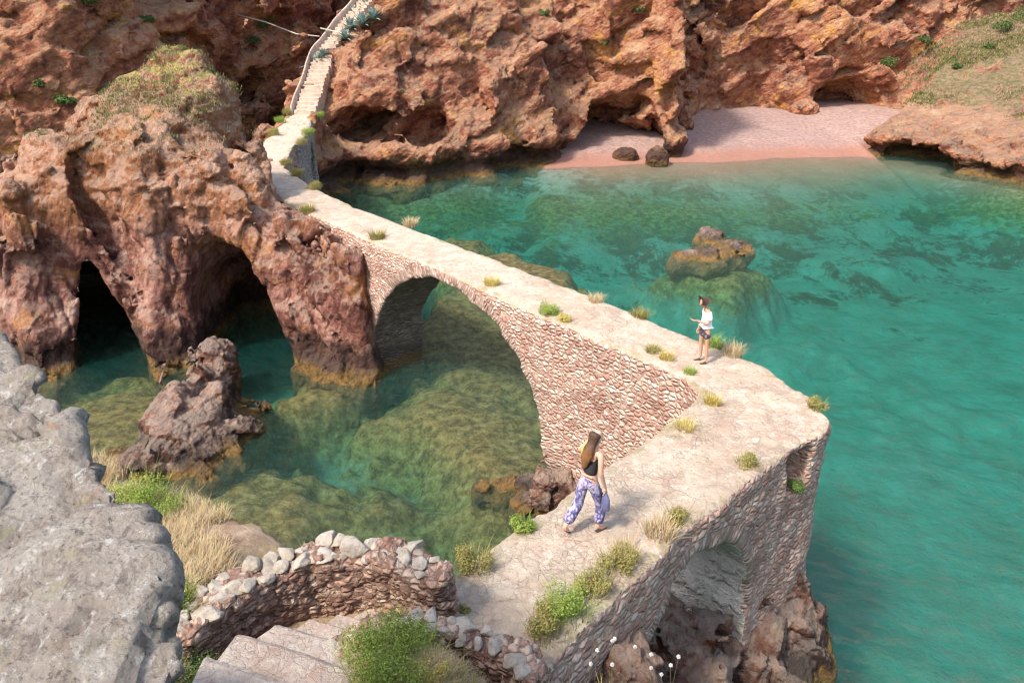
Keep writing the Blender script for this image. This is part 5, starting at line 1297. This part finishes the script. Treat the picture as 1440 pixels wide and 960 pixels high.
# ------------------------------------------------------------------ people
def skin(name, joints, edges, levels=2, root=0):
    """joints: list of (x,y,z, rx, ry)"""
    me = bpy.data.meshes.new(name); me.from_pydata([j[:3] for j in joints], edges, []); me.update()
    o = bpy.data.objects.new('tmp', me); COL.objects.link(o)
    sk = o.modifiers.new('k', 'SKIN'); sk.branch_smoothing = 0.5; sk.use_smooth_shade = True
    for i, v in enumerate(me.skin_vertices[0].data):
        v.radius = (joints[i][3], joints[i][4] if len(joints[i]) > 4 else joints[i][3]); v.use_root = (i == root)
    md = o.modifiers.new('s', 'SUBSURF'); md.levels = levels; md.render_levels = levels
    dg = bpy.context.evaluated_depsgraph_get(); dg.update()
    m2 = bpy.data.meshes.new_from_object(o.evaluated_get(dg)); bpy.data.objects.remove(o)
    m2.polygons.foreach_set('use_smooth', [True] * len(m2.polygons)); return m2
def hand(J, E, wrist, d, side, up, grip=0.4):
    """five fingers on a palm, from the wrist joint; d points along the hand"""
    d = Vector(d).normalized(); s = Vector(side).normalized(); u = Vector(up).normalized(); w = Vector(J[wrist][:3])
    p = w + d * 0.05; J.append((*p, 0.034, 0.016)); pi = len(J) - 1; E.append((wrist, pi))
    for k, (o, L) in enumerate([(-0.030, .068), (-0.010, .078), (0.010, .072), (0.030, .055)]):
        a = w + d * 0.088 + s * o; b = a + d * L * 0.5 + u * L * 0.15 * grip; c = b + d * L * 0.4 - u * 0 + u * L * 0.45 * grip
        i = len(J); J += [(*a, .0098), (*b, .0088), (*c, .0072)]; E += [(pi, i), (i, i + 1), (i + 1, i + 2)]
    a = w + d * 0.03 - s * 0.034 + u * .006; b = a + d * 0.032 - s * 0.016 + u * .012; i = len(J); J += [(*a, .011), (*b, .0085)]; E += [(pi, i), (i, i + 1)]
M['skin'] = simple('skin', (0.62, 0.36, 0.25), 0.55, lo=0.92, bd=0.001)
M['skin_tan'] = simple('tanned_skin', (0.50, 0.27, 0.17), 0.55, lo=0.92, bd=0.001)
M['tee'] = simple('white_cotton', (0.80, 0.80, 0.78), 0.9, lo=0.94, ns=9, bs=14, bd=0.012)
M['black'] = simple('black_cloth', (0.03, 0.027, 0.03), 0.9, bs=20)
M['hair'] = simple('dark_hair', (0.085, 0.045, 0.03), 0.6, ns=40, lo=0.6, bs=60, bd=0.004)
M['sole'] = simple('sandal', (0.06, 0.045, 0.04), 0.7)
t = NT('long_brown_hair'); oc = t.n('ShaderNodeTexCoord').outputs['Object']; hz = t.sep(oc)[2]
st1 = t.noise(30, 5, 0.7, vec=t.vmul(oc, (3.0, 3.0, 0.25)))
c = t.mix(t.map(hz, 1.30, 1.58, 1, 0), (0.06, 0.03, 0.018), (0.20, 0.085, 0.03)); c = t.mix(t.math('MULTIPLY', t.map(st1, 0.45, 0.62), t.map(hz, 1.3, 1.5, 0.7, 0.15)), c, (0.30, 0.15, 0.055)); t.bsdf(c, 0.5, t.bump(st1, 0.015, 0.8), 0.4); M['longhair'] = t.m
t = NT('yellow_scarf'); c = t.mix(t.noise(10, 3), (0.46, 0.30, 0.06), (0.60, 0.45, 0.14)); t.bsdf(c, 0.9, None, 0.2); M['scarf'] = t.m
t = NT('printed_trousers'); oc = t.n('ShaderNodeTexCoord').outputs['Object']; nn = t.noise(11, 4, 0.6, vec=t.vmul(oc, (1, 1, 0.6)), dist=1.5)
c = t.ramp(nn, [(0.34, (0.06, 0.055, 0.12)), (0.46, (0.14, 0.13, 0.27)), (0.53, (0.34, 0.30, 0.45)), (0.60, (0.55, 0.46, 0.52)), (0.66, (0.12, 0.12, 0.24))]); t.bsdf(c, 0.85, t.bump(t.noise(12, 4), 0.02, 0.8), 0.2); M['print'] = t.m
M['bag'] = simple('blue_cloth', (0.13, 0.14, 0.26), 0.9, bs=25, bd=0.02)
t = NT('patterned_shorts'); oc = t.n('ShaderNodeTexCoord').outputs['Object']; c = t.ramp(t.vor(14, vec=oc), [(0.2, (0.26, 0.20, 0.24)), (0.4, (0.075, 0.055, 0.07)), (0.8, (0.05, 0.04, 0.05))]); t.bsdf(c, 0.9, t.bump(t.noise(14, 3), 0.01, 0.6), 0.2); M['shorts'] = t.m
M['iris'] = simple('dark_eye', (0.03, 0.02, 0.015), 0.3)
def face_bits(root, hc, fwd, mat_lip=None):
    """eyes, ears as small meshes of the head; hc head centre, fwd facing direction"""
    f = Vector(fwd).normalized(); s = f.cross(Vector((0, 0, 1))).normalized()
    for k in (-1, 1):
        bm = bmesh.new(); bmesh.ops.create_uvsphere(bm, u_segments=10, v_segments=8, radius=0.011); me = bpy.data.meshes.new('eye'); bm.to_mesh(me); bm.free()
        o = link('eye', me, M['iris'], parent=root); o.location = hc + f * 0.083 + s * 0.032 * k
def head_joints(J, E, neck, base, fwd, tilt=0.0):
    """neck -> jaw -> skull -> crown, with chin, nose and ears"""
    b = Vector(base); f = Vector(fwd).normalized(); up = (Vector((0, 0, 1)) + f * tilt).normalized(); s = f.cross(up).normalized()
    a = b + up * 0.02; i = len(J)
    J += [(*(b + up * 0.02 + f * 0.015), 0.056, 0.052), (*(b + up * 0.085 + f * 0.02), 0.074, 0.080), (*(b + up * 0.15 + f * 0.008), 0.082, 0.092), (*(b + up * 0.20 - f * 0.002), 0.062, 0.068),
          (*(b + up * 0.03 + f * 0.075), 0.022), (*(b + up * 0.085 + f * 0.098), 0.014), (*(b + up * 0.075 + f * 0.112), 0.010), (*(b + up * 0.09 + s * 0.085 - f * 0.005), 0.013), (*(b + up * 0.09 - s * 0.085 - f * 0.005), 0.013)]
    E += [(neck, i), (i, i + 1), (i + 1, i + 2), (i + 2, i + 3), (i, i + 4), (i + 1, i + 5), (i + 5, i + 6), (i + 1, i + 7), (i + 1, i + 8)]
    return b + up * 0.115 + f * 0.005, up, s
def finish(e, parts):
    for nm, me, mt in parts: link(nm, me, mt, parent=e)
# the woman, seen from behind, mid-stride
w_ = empty('person', (0, 0, 0)); tag(w_, 'woman with long brown hair and blue patterned trousers walking away across the bridge', 'person')
J = [(0, 0, .94, .125, .10), (0, .02, 1.06, .108, .085), (0, .045, 1.22, .118, .09), (0, .06, 1.35, .115, .085), (0, .07, 1.425, .055, .055), (0, .085, 1.47, .047, .05)]
E = [(0, 1), (1, 2), (2, 3), (3, 4), (4, 5)]
hc, up, s = head_joints(J, E, 5, (0, .09, 1.475), (-0.15, 1, 0), 0.10)
def limb(start, pts):
    p = start
    for q in pts: J.append(q); E.append((p, len(J) - 1)); p = len(J) - 1
    return p
k = limb(3, [(.15, .06, 1.375, .052), (.178, .04, 1.30, .047), (.205, .02, 1.12, .038), (.212, .03, 1.08, .036), (.222, .09, .90, .027), (.224, .11, .85, .023)])
hand(J, E, k, (0.0, .12, -1), (0, 1, .1), (-1, 0, 0), 0.9)
k = limb(3, [(-.15, .06, 1.375, .052), (-.19, .07, 1.31, .047), (-.315, .10, 1.20, .038), (-.325, .13, 1.22, .036), (-.22, .20, 1.40, .026), (-.19, .21, 1.44, .023)])
hand(J, E, k, (.5, -.1, .85), (0.7, .5, -.3), (0.2, -.9, .1), 0.6)
k = limb(0, [(.095, .01, .86, .092), (.10, .10, .66, .072), (.105, .17, .49, .054), (.105, .165, .43, .052), (.11, .14, .25, .044), (.11, .12, .09, .034)]); limb(k, [(.115, .19, .045, .036, .028), (.12, .28, .022, .028, .016)])
k = limb(0, [(-.095, -.01, .86, .092), (-.10, -.04, .66, .072), (-.105, -.06, .49, .054), (-.105, -.08, .44, .052), (-.11, -.22, .28, .044), (-.115, -.33, .16, .033)]); limb(k, [(-.115, -.29, .085, .034, .03), (-.12, -.235, .025, .03, .018)])
body = skin('body', J, E)
top = skin('top', [(0, .01, 1.00, .130, .105), (0, .02, 1.08, .118, .096), (0, .045, 1.22, .130, .10), (0, .058, 1.33, .122, .092), (.075, .07, 1.40, .026), (-.075, .07, 1.40, .026)], [(0, 1), (1, 2), (2, 3), (3, 4), (3, 5)])
tr = skin('trousers', [(0, 0, 1.02, .122, .10), (0, 0, .92, .142, .118), (.09, .02, .82, .098), (.10, .11, .62, .088), (.11, .165, .44, .082), (.115, .145, .26, .088), (.115, .12, .15, .092), (-.09, -.02, .82, .098), (-.105, -.05, .62, .088), (-.11, -.09, .44, .082), (-.115, -.23, .29, .086), (-.12, -.31, .21, .085)],
          [(0, 1), (1, 2), (2, 3), (3, 4), (4, 5), (5, 6), (1, 7), (7, 8), (8, 9), (9, 10), (10, 11)], root=1)
V = get_v(tr); V += 0.012 * np.stack([fbm(V * [1, 1, .35], 16, 2, 501), fbm(V * [1, 1, .35], 16, 2, 502), 0 * V[:, 0]], 1); tr.vertices.foreach_set('co', V.astype(np.float32).ravel()); tr.update()
hr = skin('hair', [(hc.x, hc.y - .004, hc.z + .078, .096, .106), (hc.x + .0, hc.y - .04, hc.z - .0, .098, .082), (hc.x + .005, .015, 1.49, .076, .055), (.0, -.045, 1.40, .085, .050), (-.02, -.062, 1.29, .088, .042), (-.03, -.066, 1.19, .062, .032), (-.035, -.07, 1.12, .025, .018)], [(0, 1), (1, 2), (2, 3), (3, 4), (4, 5), (5, 6)])
V = get_v(hr); V += (0.026 * ridged(V * [3, 3, .30], 9, 4, 503))[:, None] * get_n(hr) * (V[:, 2:3] < 1.5); hr.vertices.foreach_set('co', V.astype(np.float32).ravel()); hr.update()
sc = skin('scarf', [(-.10, .02, 1.46, .020), (-.125, -.0, 1.40, .030), (-.14, -.02, 1.32, .026), (-.14, -.03, 1.25, .012)], [(0, 1), (1, 2), (2, 3)])
ws = skin('waist_tie', [(.13, -.06, 1.03, .014), (0, -.115, 1.05, .014), (-.13, -.06, 1.04, .014)], [(0, 1), (1, 2)], root=1)
shR = skin('sandal', [(.11, .08, .012, .036, .012), (.115, .19, .012, .04, .012), (.12, .29, .012, .034, .010)], [(0, 1), (1, 2)], root=1)
shL = skin('sandal', [(-.118, -.33, .098, .034, .012), (-.118, -.275, .045, .038, .012), (-.12, -.215, .012, .032, .010)], [(0, 1), (1, 2)], root=1)
finish(w_, [('body', body, M['skin']), ('top', top, M['black']), ('trousers', tr, M['print']), ('hair', hr, M['longhair']), ('scarf', sc, M['scarf']), ('waist_tie', ws, M['skin']), ('sandal', shR, M['sole']), ('sandal', shL, M['sole'])])
face_bits(w_, hc, (-0.15, 1, 0))
w_.location = (1.10, 8.80, 5.012); w_.rotation_euler.z = R(-52)
# the cloth bag hangs from her right hand
bg_ = skin('cloth_bag', [(0, 0, .17, .012), (0, 0, .10, .035, .05), (0.01, 0, .0, .045, .085), (.0, 0, -.10, .040, .095), (0, 0, -.14, .03, .08)], [(0, 1), (1, 2), (2, 3), (3, 4)], root=2)
wm = Matrix.Translation(w_.location) @ Matrix.Rotation(R(-52), 4, 'Z'); hp = wm @ Vector((.228, .125, .60))
o = link('cloth_bag', bg_, M['bag']); o.location = hp; o.rotation_euler.z = R(-52); tag(o, 'small dark blue cloth bag hanging from the hand of the walking woman', 'bag')
# the boy, side view, looking down at what he holds
b_ = empty('person', (0, 0, 0)); tag(b_, 'boy in a white t-shirt and dark shorts standing on the long arm of the bridge', 'person')
J = [(0, 0, .84, .11, .09), (0, .0, .95, .10, .08), (0, -.005, 1.08, .108, .082), (0, .01, 1.19, .10, .075), (0, .03, 1.255, .048, .048), (0, .05, 1.29, .042, .045)]
E = [(0, 1), (1, 2), (2, 3), (3, 4), (4, 5)]
hc, up, s = head_joints(J, E, 5, (0, .06, 1.285), (0, 1, -0.25), 0.30)
k = limb(3, [(.13, .01, 1.20, .045), (.155, -.01, 1.13, .040), (.175, -.03, .97, .033), (.178, -.02, .935, .032), (.18, .06, .80, .024), (.18, .075, .76, .021)])
hand(J, E, k, (0, .15, -1), (0, 1, .1), (-1, 0, 0), 0.7)
k = limb(3, [(-.13, .01, 1.20, .045), (-.155, .0, 1.13, .040), (-.165, .02, .98, .033), (-.16, .045, .955, .032), (-.10, .20, 1.00, .024), (-.085, .235, 1.01, .021)])
hand(J, E, k, (.25, 1, .1), (1, -.2, 0), (0, 0, 1), 0.8)
for sgn, dy in ((1, .03), (-1, -.03)):
    k = limb(0, [(sgn * .08, dy * .3, .77, .082), (sgn * .085, dy, .60, .064), (sgn * .088, dy, .45, .047), (sgn * .088, dy, .40, .046), (sgn * .09, dy - .015, .24, .042), (sgn * .09, dy - .02, .08, .030)]); limb(k, [(sgn * .095, dy + .05, .04, .032, .026), (sgn * .10, dy + .13, .02, .026, .014)])
body = skin('body', J, E)
tee = skin('t_shirt', [(0, -.005, .84, .142, .118), (0, 0, .95, .135, .108), (0, .0, 1.08, .138, .106), (0, .01, 1.19, .118, .09), (.125, .01, 1.195, .058), (.165, -.01, 1.11, .062), (.178, -.02, 1.02, .062), (-.125, .01, 1.195, .058), (-.162, .0, 1.11, .062), (-.172, .01, 1.02, .062)], [(0, 1), (1, 2), (2, 3), (3, 4), (4, 5), (5, 6), (3, 7), (7, 8), (8, 9)], root=1)
V = get_v(tee); V += (0.012 * fbm(V, 9, 3, 510))[:, None] * get_n(tee); tee.vertices.foreach_set('co', V.astype(np.float32).ravel()); tee.update()
sh = skin('shorts', [(0, 0, .86, .118, .098), (0, 0, .79, .128, .108), (.085, .015, .70, .094), (.092, .025, .56, .094), (-.085, -.005, .70, .094), (-.092, -.025, .56, .094)], [(0, 1), (1, 2), (2, 3), (1, 4), (4, 5)], root=1)
hh = hc + up * 0.042
hr = skin('hair', [(hh.x, hh.y + .045, hh.z + .01, .068, .055), (hh.x, hh.y - .01, hh.z + .02, .096, .088), (hh.x, hh.y - .055, hh.z - .02, .090, .062), (hh.x, hh.y - .07, hh.z - .075, .062, .036)], [(0, 1), (1, 2), (2, 3)], root=1)
V = get_v(hr); V += (0.010 * ridged(V, 22, 3, 513))[:, None] * get_n(hr); hr.vertices.foreach_set('co', V.astype(np.float32).ravel()); hr.update()
s1 = skin('sandal', [(.09, -.02, .012, .034, .012), (.095, .07, .012, .038, .012), (.10, .16, .012, .032, .010)], [(0, 1), (1, 2)], root=1)
s2 = skin('sandal', [(-.09, -.08, .012, .034, .012), (-.095, .01, .012, .038, .012), (-.10, .10, .012, .032, .010)], [(0, 1), (1, 2)], root=1)
finish(b_, [('body', body, M['skin_tan']), ('t_shirt', tee, M['tee']), ('shorts', sh, M['shorts']), ('hair', hr, M['hair']), ('sandal', s1, M['sole']), ('sandal', s2, M['sole'])])
face_bits(b_, hc, (0, 1, -0.25))
b_.location = (4.14, 14.50, 5.012); b_.rotation_euler.z = R(98)
